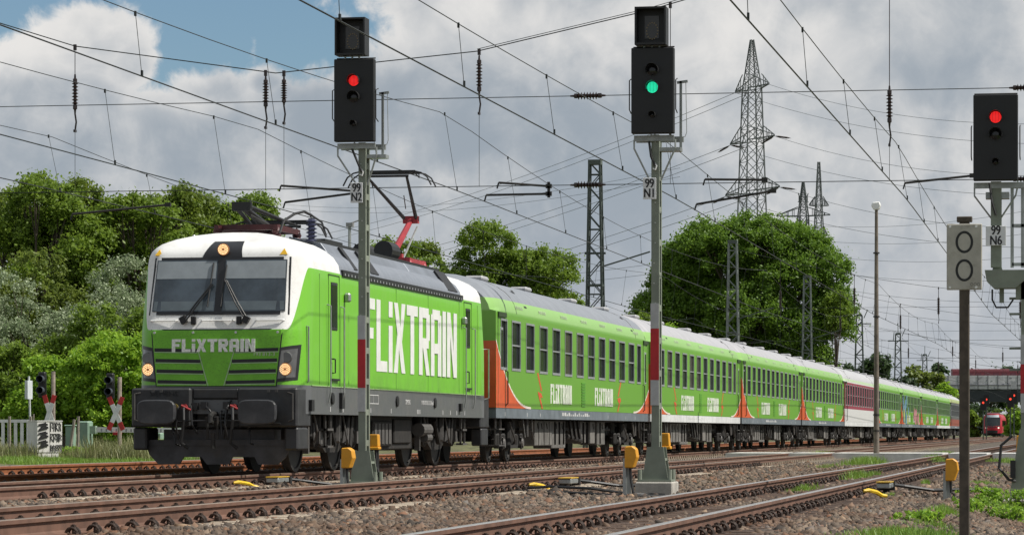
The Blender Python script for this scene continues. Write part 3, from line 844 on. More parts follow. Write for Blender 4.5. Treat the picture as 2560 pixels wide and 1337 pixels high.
m = MB(); m.tube([(1.42, 1.22, 2.60), (1.53, 1.18, 2.58), (1.53, 1.18, 1.62), (1.47, 1.22, 1.60)], .015, 6); m.tube([(1.46, 17.9, 2.6), (1.58, 17.95, 2.6), (1.58, 17.95, 1.5), (1.46, 17.9, 1.45)], .017, 6)
build_each(m, 'corner_handrail', galv, loco)
m = MB(); m.box((1.56, 4.05, 3.20), (.12, .13, .17)); m.box((1.56, 15.2, 3.15), (.12, .12, .17)); build_each(m, 'camera_housing', galv, loco, bevel=.03)
m = MB()
for y in (2.1, 5.2, 8.5, 11.6, 14.9, 17.0): m.bx(1.499, 1.5035, y, y + .012, 1.58, 3.55)
build_each(m, 'panel_seam', seam, loco)
# roof: gutter grille, slanted hood panels with dark louvres
m = MB(); m.bx(1.40, 1.525, 3.85, 15.25, 3.585, 3.70)
gg = m.build('roof_gutter', black, loco)
m = MB(); y = 3.95
while y < 15.2: m.bx(1.515, 1.535, y, y + .05, 3.60, 3.64); y += .27
m.build('gutter_cleats', P('cleat_grey', (.34, .36, .36), .5), gg)
hood = P('roof_hood', (.19, .21, .245), .42, .2, var=.15, scale=1.2, dirt=(.30, .31, .33), dirt_amt=.4)
seg = ((3.85, 5.3), (5.32, 7.2), (7.22, 11.0), (11.02, 15.2))
for y0, y1 in seg:
    m = MB(); m.prism([(1.46, 3.705), (1.10, 4.20), (.5, 4.32), (.5, 3.9), (1.3, 3.7)], 'XZ', y0, y1); m.build('roof_hood', hood, loco, bevel=.01)
m = MB()
for y0, y1 in ((5.0, 5.28), (6.4, 7.1), (13.9, 14.9)):
    for (a, b_) in ((y0, y1),):
        m.add([(1.445, a, 3.745), (1.445, b_, 3.745), (1.135, b_, 4.17), (1.135, a, 4.17), (1.475, a, 3.765), (1.475, b_, 3.765), (1.165, b_, 4.19), (1.165, a, 4.19)], [(4, 5, 6, 7), (0, 1, 5, 4), (1, 2, 6, 5), (2, 3, 7, 6), (3, 0, 4, 7)])
build_each(m, 'roof_louvre', black, loco)
m = MB(); m.bx(-1.0, 1.0, 3.9, 15.2, 4.22, 4.28); m.lathe([(.20, 0), (.20, .8)], (.55, 11.6, 4.50), 'Y', 14); m.lathe([(.19, 0), (.19, .7)], (.0, 11.9, 4.48), 'Y', 14); m.bx(-.5, .3, 7.5, 9, 4.28, 4.5)
m.build('roof_equipment', black, loco)
blue_ins = P('blue_insulator', (.045, .05, .095), .4)
def stack_insul(mb, c, r, h, n=6, axis='Z'):
    pr = []
    for k in range(n):
        z = h * k / n; pr += [(r * .55, z), (r, z + h / n * .35), (r * .55, z + h / n * .7)]
    mb.lathe(pr + [(r * .55, h)], c, axis, 12)
m = MB(); stack_insul(m, (.95, 3.75, 4.22), .11, .42); m.build('roof_insulator', blue_ins, loco)
m = MB(); m.tube([(.95, 3.75, 4.70), (.95, 3.2, 4.73), (.90, 2.7, 4.66), (.82, 2.2, 4.50), (.8, 2.0, 4.28)], .025, 6); m.tube([(.95, 3.75, 4.70), (.6, 6, 4.72), (.2, 8, 4.6)], .02, 6); m.build('roof_cable', black, loco)
m = MB(); m.lathe([(.06, 0), (.06, .06), (.02, .12)], (-.75, 1.9, 4.13), 'Z', 10); m.build('roof_aerial', galv, loco)
panto_red = P('pantograph_red', (.34, .03, .04), .45)
def pantograph(yb, up):
    """yb: local y of the foot of the lower arm; the knee points to yb+kd"""
    p = None
    m = MB()
    for x in (-.55, .55): m.bar((x, yb - .3, 4.42), (x, yb + 1.4, 4.42), .08, .10)
    m.bar((-.55, yb + .0, 4.44), (.55, yb + .0, 4.44), .10, .10); m.bar((-.55, yb + 1.35, 4.44), (.55, yb + 1.35, 4.44), .10, .10)
    for x in (-.55, .55):
        for yq in (-.2, 1.3): m.lathe([(.07, 4.24), (.09, 4.28), (.07, 4.32), (.09, 4.36), (.06, 4.42)], (x, yb + yq, 0), 'Z', 10)
    p = m.build('pantograph', panto_red if up else P('panto_frame_dark', (.06, .012, .014), .5), loco)
    if up: base, knee, head = Vector((.10, yb + .1, 4.50)), Vector((.18, yb + 1.75, 5.42)), Vector((0, yb + .35, 6.36))
    else: base, knee, head = Vector((0, yb + 1.5, 4.48)), Vector((0, yb - .55, 4.78)), Vector((0, yb + 2.1, 4.66))
    m = MB(); m.tube([base, knee], [.085, .06], 8); m.box(knee, (.34, .16, .16)); m.box(base, (.5, .2, .16)); m.build('lower_arm', panto_red if up else black, p)
    m = MB()
    m.tube([knee + Vector((-.12, 0, .0)), head + Vector((-.52, .1, -.08))], [.045, .03], 7)
    m.tube([knee + Vector((.12, 0, .0)), head + Vector((.36, .1, -.08))], [.045, .03], 7)
    m.bar(knee + Vector((-.18, 0, .02)), knee + Vector((.18, 0, .02)), .07, .10)
    m.tube([knee + Vector((-.12, 0, .25 if up else .02)), head + Vector((.30, .1, -.5 if up else -.02))], .012, 5)
    m.tube([head + Vector((-.55, .1, -.07)), head + Vector((.40, .1, -.07))], .03, 6)
    m.build('upper_arm', black, p)
    m = MB(); m.tube([base + Vector((.22, .1, -.05)), knee + Vector((.12, .1, -.15))], .025, 6); m.build('control_rod', galv if up else steel_dark, p)
    m = MB()
    for q in (-.24, .24):
        m.bar(head + Vector((-.62, q, .0)), head + Vector((.62, q, .0)), .045, .05)
        for s in (-1, 1): m.tube([head + Vector((s * .62, q, 0)), head + Vector((s * .75, q, -.03)), head + Vector((s * .88, q, -.12)), head + Vector((s * .975, q, -.30))], .018, 6)
    for s in (-1, 1):
        m.tube([head + Vector((s * .45, -.24, 0)), head + Vector((s * .45, .24, 0))], .018, 5); m.tube([head + Vector((s * .60, -.24, -.02)), head + Vector((s * .66, 0, -.12)), head + Vector((s * .60, .24, -.02))], .014, 5)
    m.build('pan_head', black, p)
pantograph(2.95, False)
pantograph(14.35, True)

# ================================================================== THE COACHES
CGREEN = (0.135, 0.345, 0.030)
def coach_paint(name, side, roofz=3.86, roof=(.20, .215, .24), band=None, shoulder_light=(.33, .55, .19)):
    m = bpy.data.materials.new(name); m.use_nodes = True; E.nt = m.node_tree; b = E.nt.nodes['Principled BSDF']
    t = node('ShaderNodeTexCoord').outputs['Object']; sp = node('ShaderNodeSeparateXYZ'); link(t, sp.inputs[0])
    x, y, z = (E(o) for o in sp.outputs)
    mp = node('ShaderNodeMapping'); mp.inputs['Scale'].default_value = (1, 4, .3); link(t, mp.inputs[0])
    st = noise(mp.outputs[0], 1.5, 6, .7)
    c = mixc(st.sstep(.35, .8) * .3, side, tuple(q * .7 + .03 for q in side))
    if shoulder_light: c = mixc(z.sstep(3.52, 3.60) * (.5 + .3 * st), c, shoulder_light)  # sun and sky sheen on the roof shoulder, painted in as paler green
    if band: c = mixc(z.gt(band[0]) * (1.0 - z.gt(band[1])), c, band[2])
    c = mixc(z.gt(roofz), c, mixc(st.sstep(.3, .75), roof, tuple(q * 1.35 for q in roof)))
    link(c, b.inputs['Base Color']); b.inputs['Roughness'].default_value = .40
    bp = node('ShaderNodeBump'); bp.inputs['Strength'].default_value = .08; bp.inputs['Distance'].default_value = .02
    link(noise(t, 1.8, 3).v, bp.inputs['Height']); link(bp.outputs[0], b.inputs['Normal'])
    return m
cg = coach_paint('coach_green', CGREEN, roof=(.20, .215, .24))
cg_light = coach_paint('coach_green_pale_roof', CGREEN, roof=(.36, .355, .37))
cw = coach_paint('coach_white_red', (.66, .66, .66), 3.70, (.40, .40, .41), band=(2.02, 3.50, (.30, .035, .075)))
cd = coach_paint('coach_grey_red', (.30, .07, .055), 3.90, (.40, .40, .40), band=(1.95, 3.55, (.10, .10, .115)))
skirt_grey = P('coach_skirt_grey', (.135, .16, .18), .55, var=.2, scale=2)
skirt_white = P('coach_skirt_white', (.62, .63, .63), .5, var=.12, scale=2)
win_frame = P('window_frame_grey', (.33, .35, .36), .4, .3)
corange = P('livery_orange', (.60, .095, .025), .45, var=.08)
cedge = P('livery_edge', (.75, .66, .58), .5)
coach_letter = P('coach_letter', (.66, .70, .60), .5, var=.1)
ghost = P('faded_lettering', (.42, .56, .32), .6)
rubber = P('gangway_rubber', (.015, .015, .016), .8)
LEN = 25.9
def coach_w(z):
    T = ((1.0, 1.41), (3.5, 1.41), (3.6, 1.40), (3.75, 1.36), (3.92, 1.27), (4.08, 1.12), (4.23, .90), (4.36, .60), (4.43, .30), (4.46, .0))
    for (a, u), (b_, v) in zip(T, T[1:]):
        if z <= b_: return u + (v - u) * (z - a) / (b_ - a)
    return 0
WINS = [(4.60, .86, 'narrow')] + [(6.42 + 1.95 * i, 1.16, 'wide') for i in range(11)] + [(27.45 - .0 - 1.95, .0, '')]
def make_coach(skirt):
    # local y 0 is the front end of the body
    T = thing('passenger_coach', (LX, 73.6, 0), 'x', 'train coach', 'coaches of the green train')
    wins = [(4.55 - 73.6 + 73.95, .78)]
    wins = [(4.80, .80)] + [(6.55 + 1.95 * i - .05, 1.16) for i in range(10)] + [(6.5 + 1.95 * 10 - 1.95 * 0 - .0, 0)]
    # eleven broad windows between two narrow ones, centred in the body
    c0 = LEN / 2
    ws = [(c0 + (i - 5) * 1.95 - .55, 1.16) for i in range(11)]
    ws = [(ws[0][0] - 1.62, .80)] + ws + [(ws[-1][0] + 1.62, .80)]
    z0, z1 = 2.21, 3.37
    B = MB()
    ys = [0.0]
    for yc, w in ws: ys += [yc - w / 2, yc + w / 2]
    ys.append(LEN)
    X = 1.41
    zs = [1.30, z0, z1, 3.5]
    for i in range(len(ys) - 1):
        for j in range(3):
            if i % 2 == 1 and j == 1: continue
            B.add([(X, ys[i], zs[j]), (X, ys[i + 1], zs[j]), (X, ys[i + 1], zs[j + 1]), (X, ys[i], zs[j + 1])], [(0, 1, 2, 3)])
        if i % 2 == 1:   # the reveal of the window opening
            a, e = ys[i], ys[i + 1]; q = X - .05
            B.add([(X, a, z0), (X, e, z0), (X, e, z1), (X, a, z1), (q, a, z0), (q, e, z0), (q, e, z1), (q, a, z1)], [(0, 1, 5, 4), (1, 2, 6, 5), (2, 3, 7, 6), (3, 0, 4, 7)])
    roofz = [3.5, 3.55, 3.6, 3.67, 3.75, 3.83, 3.92, 4.0, 4.08, 4.16, 4.23, 4.30, 4.36, 4.40, 4.43, 4.455]
    prof = [(coach_w(z), z) for z in roofz]
    prof = prof + [(-a, z) for a, z in reversed(prof)] + [(-1.41, 1.30)]
    # the roof narrows a little at either end
    def k(y):
        e = min(y, LEN - y); return 1 - .10 * max(0, 1 - e / .9) ** 2
    yst = [0, .15, .3, .5, .7, .9] + [.9 + (LEN - 1.8) * i / 10 for i in range(1, 11)] + [LEN - .7, LEN - .5, LEN - .3, LEN - .15, LEN]
    B.grid([[(a * (k(y) if z > 3.55 else 1), y, 3.5 + (z - 3.5) * (k(y) ** 2 if z > 3.5 else 1)) for y in yst] for a, z in prof])
    for y in (0, LEN):
        poly = [(1.41, 1.30)] + [(a * (k(y) if z > 3.55 else 1), 3.5 + (z - 3.5) * (k(y) ** 2 if z > 3.5 else 1)) for a, z in prof]
        B.add([(a, y, z) for a, z in poly], [tuple(range(len(poly)))])
    B.add([(-1.41, 0, 1.3), (1.41, 0, 1.3), (1.41, LEN, 1.3), (-1.41, LEN, 1.3)], [(0, 1, 2, 3)])
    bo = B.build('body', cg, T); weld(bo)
    # vestibules: gangway and dark gap filler at each end
    m = MB()
    for y, s in ((0, -1), (LEN, 1)): m.bx(-.75, .75, y + s * .004, y + s * .42, 1.2, 3.4)
    m.build('gangway', rubber, T, bevel=.05)
    m = MB(); m.bx(-1.40, 1.405, .05, LEN - .05, 1.06, 1.297); m.build('skirt', skirt, T)
    for yc, w in ws:
        m = MB()
        fw_ = .03
        a, e = yc - w / 2, yc + w / 2
        for q in ((a - .02, a + fw_, z0 - .02, z1 + .02), (e - fw_, e + .02, z0 - .02, z1 + .02), (a + fw_, e - fw_, z0 - .02, z0 + .04), (a + fw_, e - fw_, z1 - .03, z1 + .02)): m.bx(1.38, 1.423, *q)
        if w > 1: m.bx(1.385, 1.413, a + fw_, e - fw_, 2.78, 2.815); m.bx(1.385, 1.395, a + fw_, a + fw_ + .02, z0 + .04, 2.78)
        f = m.build('window', win_frame, T)
        m = MB(); m.bx(1.34, 1.37, a, e, z0, z1); m.build('pane', P('coach_window_glass', (.014, .017, .018), .09, var=.4, scale=.8, spec=.42), f)
    # doors
    for yc in (.72, LEN - .72):
        m = MB()
        for q in ((yc - .47, yc - .44, 1.31, 3.42), (yc + .44, yc + .47, 1.31, 3.42)): m.bx(1.405, 1.418, *q)
        m.bx(1.38, 1.45, yc - .5, yc + .5, 3.42, 3.53)
        d = m.build('door', P('door_seam', (.025, .05, .015), .6), T)
        m = MB(); m.bx(1.40, 1.421, yc - .15, yc + .17, 2.20, 3.18); f = m.build('window', win_frame, d, bevel=.01)
        m = MB(); m.bx(1.40, 1.425, yc - .105, yc + .125, 2.26, 3.12); m.build('pane', glass_dark, f)
        m = MB(); s = 1 if yc < 5 else -1
        m.tube([(1.41, yc + s * .52, 2.18), (1.47, yc + s * .52, 2.15), (1.47, yc + s * .52, 1.4), (1.41, yc + s * .52, 1.36)], .016, 5); m.build('handrail', steel_dark, d)
        m = MB()
        for z in (.42, .80): m.bx(1.05, 1.42, yc - .35, yc + .35, z - .015, z + .015)
        for yq in (yc - .33, yc + .33): m.bx(1.30, 1.34, yq - .02, yq + .02, .42, 1.06)
        m.build('step', under_grey, d)
    # orange corner swept up to the coach ends, with a pale edge
    for sgn, y0, hz, ln in ((1, 0, 2.85, 4.7), (-1, LEN, 2.0, 3.3)):
        n = 14; cur = []
        for i in range(n + 1):
            u = i / n; A = u * math.pi / 2
            cur.append((ln * (1 - math.cos(A)) if 0 else ln * (1 - (1 - u) ** 1.0) * 1.0, 1.305 + (hz - 1.305) * (1 - u) ** 2.4))
        m = MB(); e = MB()
        for i in range(n):
            (a, za), (b_, zb_) = cur[i], cur[i + 1]
            vs = [(1.4145, y0 + sgn * a, 1.302), (1.4145, y0 + sgn * b_, 1.302), (1.4145, y0 + sgn * b_, zb_), (1.4145, y0 + sgn * a, za)]
            m.add(vs, [(0, 1, 2, 3)])
            e.add([(1.416, y0 + sgn * a, za - .012), (1.416, y0 + sgn * b_, zb_ - .012), (1.416, y0 + sgn * b_, zb_ + .035), (1.416, y0 + sgn * a, za + .05)], [(0, 1, 2, 3)])
        yy_ = y0 - sgn * .004
        m.add([(-1.40, yy_, 1.302), (1.405, yy_, 1.302), (1.405, yy_, hz), (-1.40, yy_, hz)], [(0, 1, 2, 3)])
        c = m.build('orange_corner', corange, T)
        e.build('pale_edge', cedge, c)
    # writing, louvre and zig-zag flashes
    for y in (7.6, 15.0):
        m = MB(); lettering(m, y, 1.46, 3.3, .50, .16, .17, lambda a, z, l: (1.4115 + l, a, z)); m.build('lettering', coach_letter, T)
    m = MB()
    for i in range(9): m.bx(1.405, 1.43, LEN / 2 - .32, LEN / 2 + .32, 1.42 + .075 * i, 1.46 + .075 * i)
    m.build('louvre', P('louvre_green', (.10, .33, .03), .45), T)
    for y, s in ((5.6, 1), (LEN - 6.0, -1)):
        pts = [(y, 2.2), (y + s * .16, 2.2), (y + s * .62, 1.80), (y + s * .78, 1.80), (y + s * .78, 1.66), (y + s * .5, 1.62), (y + s * .9, 1.32)]
        m = MB()
        for i, (a, b_) in enumerate((((y, 2.2), (y + s * .55, 1.76)), ((y + s * .62, 1.70), (y + s * .08, 1.74)), ((y + s * .10, 1.70), (y + s * .66, 1.32)))):
            (ya, za), (yb, zb_) = a, b_; w = .13; xx = 1.4125 + .0015 * i
            m.add([(xx, ya, za), (xx, ya + w * 1.6, za - (0 if i != 1 else .12)), (xx, yb + w * 1.6, zb_ - (0 if i != 1 else .12)), (xx, yb, zb_)], [(0, 1, 2, 3)])
        m.build('orange_flash', corange, T)
    m = MB()
    for i in range(7):
        y = 2.4 + i * 3.35 + .3; x = 1.385; z = 3.68
        for j in range(9): m.add([(x, y + .12 * j, z), (x, y + .12 * j + .07, z), (x - .017, y + .12 * j + .07, z + .09), (x - .017, y + .12 * j, z + .09)], [(0, 1, 2, 3)])
    m.build('faded_lettering', ghost, T, fix=False)
    m = MB()
    for i in range(14): m.bx(1.40, 1.4065, 9.5 + .34 * i, 9.5 + .34 * i + random.uniform(.12, .28), 1.15, 1.15 + random.choice((.05, .09)))
    for y in (1.2, 4.2, 6.1, 17.5, 21, 23): m.bx(1.40, 1.4065, y, y + .05, 1.11, 1.2)
    m.build('inscription_marks', ins, T)
    # roof hatches and vents
    m = MB()
    for y in (4.1, LEN - 3.4): m.add([(1.365 + .004, y, 3.76), (1.365 + .004, y + .32, 3.76), (1.00, y + .32, 4.20), (1.00, y, 4.20)], [(0, 1, 2, 3)])
    build_each(m, 'roof_grab_recess', black, T, fix=False)
    m = MB()
    for y in (2.9, 9, 16.5, 22.7): m.bx(.1, .55, y, y + .8, 4.38, 4.50)
    build_each(m, 'roof_vent', P('vent_grey', (.38, .38, .39), .5), T, bevel=.04)
    m = MB()
    for y in (2.75, LEN - 2.75):
        pts = [(coach_w(z) + .004, y, z) for z in (3.56, 3.7, 3.83, 3.95, 4.08, 4.2, 4.3, 4.37)]
        m.tube(pts, .008, 4)
    m.build('roof_seam', steel_dark, T)
    # running gear
    for yc in (3.45, LEN - 3.45):
        Bg = MB()
        for s in (-1, 1):
            x = s * 1.0
            Bg.prism([(yc - 1.75, .56), (yc - 1.5, .70), (yc - .7, .68), (yc - .4, .52), (yc + .4, .52), (yc + .7, .68), (yc + 1.5, .70), (yc + 1.75, .56), (yc + 1.2, .48), (yc + .5, .40), (yc - .5, .40), (yc - 1.2, .48)], 'YZ', x - .06, x + .06)
            for a in (-1.25, 1.25):
                Bg.bx(x - s * .02, x + s * .20, yc + a - .14, yc + a + .14, .34, .60)
                for q in (-.36, .36): Bg.lathe([(.09, .36), (.115, .40), (.115, .66), (.09, .7)], (x + s * .05, yc + a + q, 0), 'Z', 10)
            for q in (-.22, .22): Bg.lathe([(.11, .42), (.11, .98)], (x + s * .08, yc + q, 0), 'Z', 10)
            Bg.bx(x, x + s * .22, yc - .5, yc + .5, .34, .42)
        Bg.bx(-.8, .8, yc - .4, yc + .4, .5, 1.0)
        bg_ = Bg.build('bogie', under, T)
        for a in (-1.25, 1.25): wheelset(bg_, yc + a, .46)
        m = MB()
        m.tube([(1.2, yc - .55, .98), (1.28, yc - .2, .55), (1.15, yc + .4, .45)], .025, 6); m.bar((1.28, yc + .8, 1.04), (1.30, yc + 1.0, .6), .04, .06)
        m.lathe([(.13, 0), (.16, .02), (.10, .09)], (1.14, yc - 1.25, .46), 'X', 12); m.lathe([(.13, 0), (.16, .02), (.10, .09)], (1.14, yc + 1.25, .46), 'X', 12)
        m.tube([(1.25, yc + 1.6, 1.04), (1.25, yc + 1.62, .62)], .035, 7)
        m.tube([(1.32, yc + 1.9, 1.08), (1.32, yc + 1.95, .75), (1.30, yc + 2.2, .55)], .022, 6)
        m.build('brake_gear', under_grey, bg_)
    m = MB()
    for y0, y1, zb_, xo in ((7.0, 9.6, .38, 1.12), (9.75, 11.9, .30, 1.09), (14.6, 15.5, .42, 1.08), (16.1, 16.9, .40, 1.12), (17.5, 18.9, .36, 1.10)):
        m.bx(xo - .5, xo, y0, y1, zb_, 1.03)
    build_each(m, 'equipment_box', P('box_grey', (.15, .142, .13), .7, var=.3, scale=3, dirt=(.05, .04, .034), dirt_amt=.9), T, bevel=.02)
    m = MB()
    for y in (7.5, 8.3, 9.1, 10.1, 10.8, 11.5, 14.9, 15.6, 17.9): m.bx(1.05, 1.135, y, y + .02, .4, 1.0)
    for y in (7.3, 7.9, 8.7, 10.2, 11.1, 15.2, 16.5, 18.2): m.bar((1.13, y, .95), (1.13, y + .1, .82), .02, .03)
    m.bx(-1.1, .7, 6.0, LEN - 6.0, .6, 1.05)
    for y in (12.2, 12.9, 13.6): m.bar((1.15, y, 1.05), (1.2, y + .15, .55), .06, .08)
    m.tube([(1.1, 12, .62), (1.1, 14.4, .5)], .07, 8)
    m.tube([(1.0, 5.2, .8), (1.0, LEN - 5.5, .8)], .04, 6)
    m.build('underframe', under, T)
    for y, s in ((0, -1), (LEN, 1)):
        for sx_ in (-.875, .875):
            m = MB(); m.lathe([(.12, 0), (.12, .42), (.25, .44), (.25, .48)], (0, 0, 0), 'Y', 14)
            if s < 0: m.v = [(a, -b_, c_) for a, b_, c_ in m.v]
            m.build('buffer', steel_dark, T, loc=(sx_, y - s * .12, 1.06))
    return T
gm_ = P('coach_window_glass', (.014, .017, .018), .16, var=.4, scale=.8, spec=.16); E.nt = gm_.node_tree
bs = E.nt.nodes['Principled BSDF']; src_ = bs.inputs['Base Color'].links[0].from_socket
oi = E(node('ShaderNodeObjectInfo').outputs['Random'])
link(mixc(oi.gt(.72) * .8, mixc(oi.gt(.55) * .5, src_, (.03, .055, .02)), (.075, .065, .055)), bs.inputs['Base Color'])
first = make_coach(skirt_grey)
def restyle(T, body=None, skirt=None, bare=False):
    for ch in kids(T):
        n = ch.name.split('.')[0]
        for key, m in (('body', body), ('skirt', skirt)):
            if n == key and m is not None:
                ch.material_slots[0].link = 'OBJECT'; ch.material_slots[0].material = m
def drop(T, names):
    for ch in list(kids(T)):
        if ch.name.split('.')[0] in names:
            for g in list(kids(ch)): bpy.data.objects.remove(g)
            CH[T.name].remove(ch); bpy.data.objects.remove(ch)
STYLES = [
    ('green coach coupled directly behind the locomotive, with grey skirt', None, None),
    ('green coach with a white skirt, behind the first green coach', cg_light, skirt_white),
    ('green coach with grey skirt right behind the white-skirted coach', cg_light, None),
    ('green coach just in front of the white and red coach', cg_light, None),
    ('white coach with a dark red window band among the green ones', cw, skirt_white),
    ('green coach right behind the white and red coach', cg_light, None),
    ('green coach with blue, yellow and pink graffiti on its side', cg_light, None),
    ('green coach right behind the graffiti-covered coach', cg_light, None),
    ('green coach with pale skirt, last green one before the dark coach', cg_light, skirt_white),
    ('grey and red coach at the far tail of the train', cd, None),
]
coaches = []
for i, (lab, bm_, sk) in enumerate(STYLES):
    T = first if i == 0 else copy_tree(first)
    T['label'] = lab
    T.location = (LX, 73.6 + 26.4 * i, 0)
    coaches.append(T)
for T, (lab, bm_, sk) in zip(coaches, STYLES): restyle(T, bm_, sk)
for i in (4, 9): drop(coaches[i], ('orange_corner', 'lettering', 'orange_flash', 'louvre', 'faded_lettering'))
# graffiti patches on the seventh coach
m = [MB(), MB(), MB()]
for k in range(46):
    g = random.randrange(3); y = random.uniform(1.6, 9) if g < 2 else random.uniform(15, 23)
    z = random.uniform(1.4, 2.2 if g else 3.2); r = random.uniform(.25, .6); n = 9
    poly = [(y + r * 1.3 * random.uniform(.6, 1.2) * math.cos(2 * math.pi * j / n), min(3.4, max(1.31, z + r * random.uniform(.6, 1.2) * math.sin(2 * math.pi * j / n)))) for j in range(n)]
    xx = 1.43 + .0015 * k / 10
    m[g].add([(xx, a, b_) for a, b_ in poly], [tuple(range(n))])
for mb, c, nm in zip(m, ((.13, .27, .38), (.42, .44, .18), (.45, .20, .21)), ('blue', 'yellow', 'pink')):
    mb.build('graffiti', P('graffiti_' + nm, c, .5), coaches[6], fix=False)

# ================================================================== SIGNALS, SIGNS, BOXES
face_black = P('signal_face', (.010, .0105, .012), .55, var=.1)
def number_plate(parent, c, top, bottom, w=.21, h=.34):
    m = MB(); m.bx(c[0] - w / 2, c[0] + w / 2, c[1], c[1] + .012, c[2] - h / 2, c[2] + h / 2)
    p = m.build('number_plate', sign_white, parent, bevel=.004)
    for s, dz_ in ((top, .078), (bottom, -.078)):
        text(s, 'number', .20, black, p, (c[0], c[1] - .003, c[2] + dz_), FRONT, .74, .002, bold=.03)
def signal_head(T, x, y, z0, w, h, lit, slot):
    """the black board with its lamps; lit: which lamp burns"""
    m = MB(); m.bx(x - w / 2, x + w / 2, y, y + .16, z0, z0 + h)
    H = m.build('signal_board', face_black, T, bevel=.012)
    m = MB(); a, b_ = x - w / 2 - .03, x + w / 2 + .03
    m.tube([(a, y + .2, z0 + h * .25), (a, y + .02, z0 + h * .28), (a, y + .02, z0 + h * .62), (a, y + .2, z0 + h * .65)], .010, 5)
    m.tube([(b_, y + .2, z0 + h * .25), (b_, y + .02, z0 + h * .28), (b_, y + .02, z0 + h * .62), (b_, y + .2, z0 + h * .65)], .010, 5)
    m.tube([(x - w / 2 + .01, y + .18, z0 + h + .025), (x + w / 2 - .01, y + .18, z0 + h + .025)], .012, 5)
    m.build('edge_rails', steel_dark, H)
    for k, (lx_, lz, r) in enumerate(((x - .01 * 0, z0 + h * .735, .088), (x, z0 + h * .535, .088), (x - .0, z0 + h * .215, .045))):
        m = MB()
        # an open hood over the lens
        n = 20; vs = []; fs = []
        for j in range(n + 1):
            A = -.35 + (math.pi + .7) * j / n
            ext = .17 * (1 - .35 * abs(math.cos(A)))
            for rr, yy_ in ((r * 1.18, y), (r * 1.18, y - ext), (r * 1.12, y - ext), (r * 1.12, y)): vs.append((lx_ + rr * math.cos(A), yy_, lz + rr * math.sin(A)))
        for j in range(n):
            for q in range(3): fs.append((j * 4 + q, j * 4 + q + 1, (j + 1) * 4 + q + 1, (j + 1) * 4 + q))
        m.add(vs, fs); m.lathe([(r * 1.1, 0), (r * 1.1, .006)], (lx_, y - .008, lz), 'Y', 20)
        hd = m.build('lamp_hood', black, H)
        m = MB(); m.lathe([(r, 0), (r * .8, -.016), (r * .4, -.024), (.002, -.026)], (lx_, y - .010, lz), 'Y', 24)
        mat = P('unlit_lens', (.012, .012, .014), .15)
        if k == slot: mat = EM('red_light', (1.0, .022, .022), .92) if lit == 'red' else EM('green_light', (.02, .85, .45), 1.0)
        ln_ = m.build('lens', mat, hd, smooth=True)
        if k == slot:      # the ribbed lens glass
            m = MB()
            for q in range(-3, 4):
                hh_ = math.sqrt(max(.0001, r * r - (q * r * .26) ** 2)) * .9
                m.box((lx_ + q * r * .26, y - .034, lz), (.006, .006, hh_ * 2))
            m.build('lens_ribs', P('lens_rib_' + lit, (.25, .0, .0) if lit == 'red' else (.0, .25, .14), .3), ln_)
    return H
def speed_box(T, x, y, z0, w, h):
    m = MB(); d = .34
    for q in ((x - w / 2, x - w / 2 + .03, z0, z0 + h), (x + w / 2 - .03, x + w / 2, z0, z0 + h), (x - w / 2 + .03, x + w / 2 - .03, z0, z0 + .03), (x - w / 2 + .03, x + w / 2 - .03, z0 + h - .03, z0 + h)): m.bx(q[0], q[1], y, y + d, q[2], q[3])
    m.bx(x - w / 2 + .03, x + w / 2 - .03, y + d * .75, y + d, z0 + .03, z0 + h - .03)
    B = m.build('speed_indicator', black, T)
    m = MB(); m.bx(x - w * .24, x + w * .22, y + d * .7, y + d * .749, z0 + h * .2, z0 + h * .8)
    m.build('indicator_panel', P('indicator_panel', (.06, .058, .055), .25), B)
    m = MB()
    for j in range(16):
        A = 2 * math.pi * j / 16
        m.lathe([(.012, 0), (.012, .01)], (x + .09 * math.cos(A), y + d * .68, z0 + h * .40 + .13 * math.sin(A)), 'Y', 6)
    m.build('indicator_dots', P('indicator_dot', (.24, .17, .08), .3), B)
    m = MB()
    for q in (-.12, 0, .12): m.tube([(x + q, y + .2, z0 - .09), (x + q, y + .2, z0 + .01)], .018, 6)
    m.tube([(x - .18, y + .2, z0 - .05), (x + .2, y + .2, z0 - .05)], .014, 5)
    m.build('bracket', galv, B)
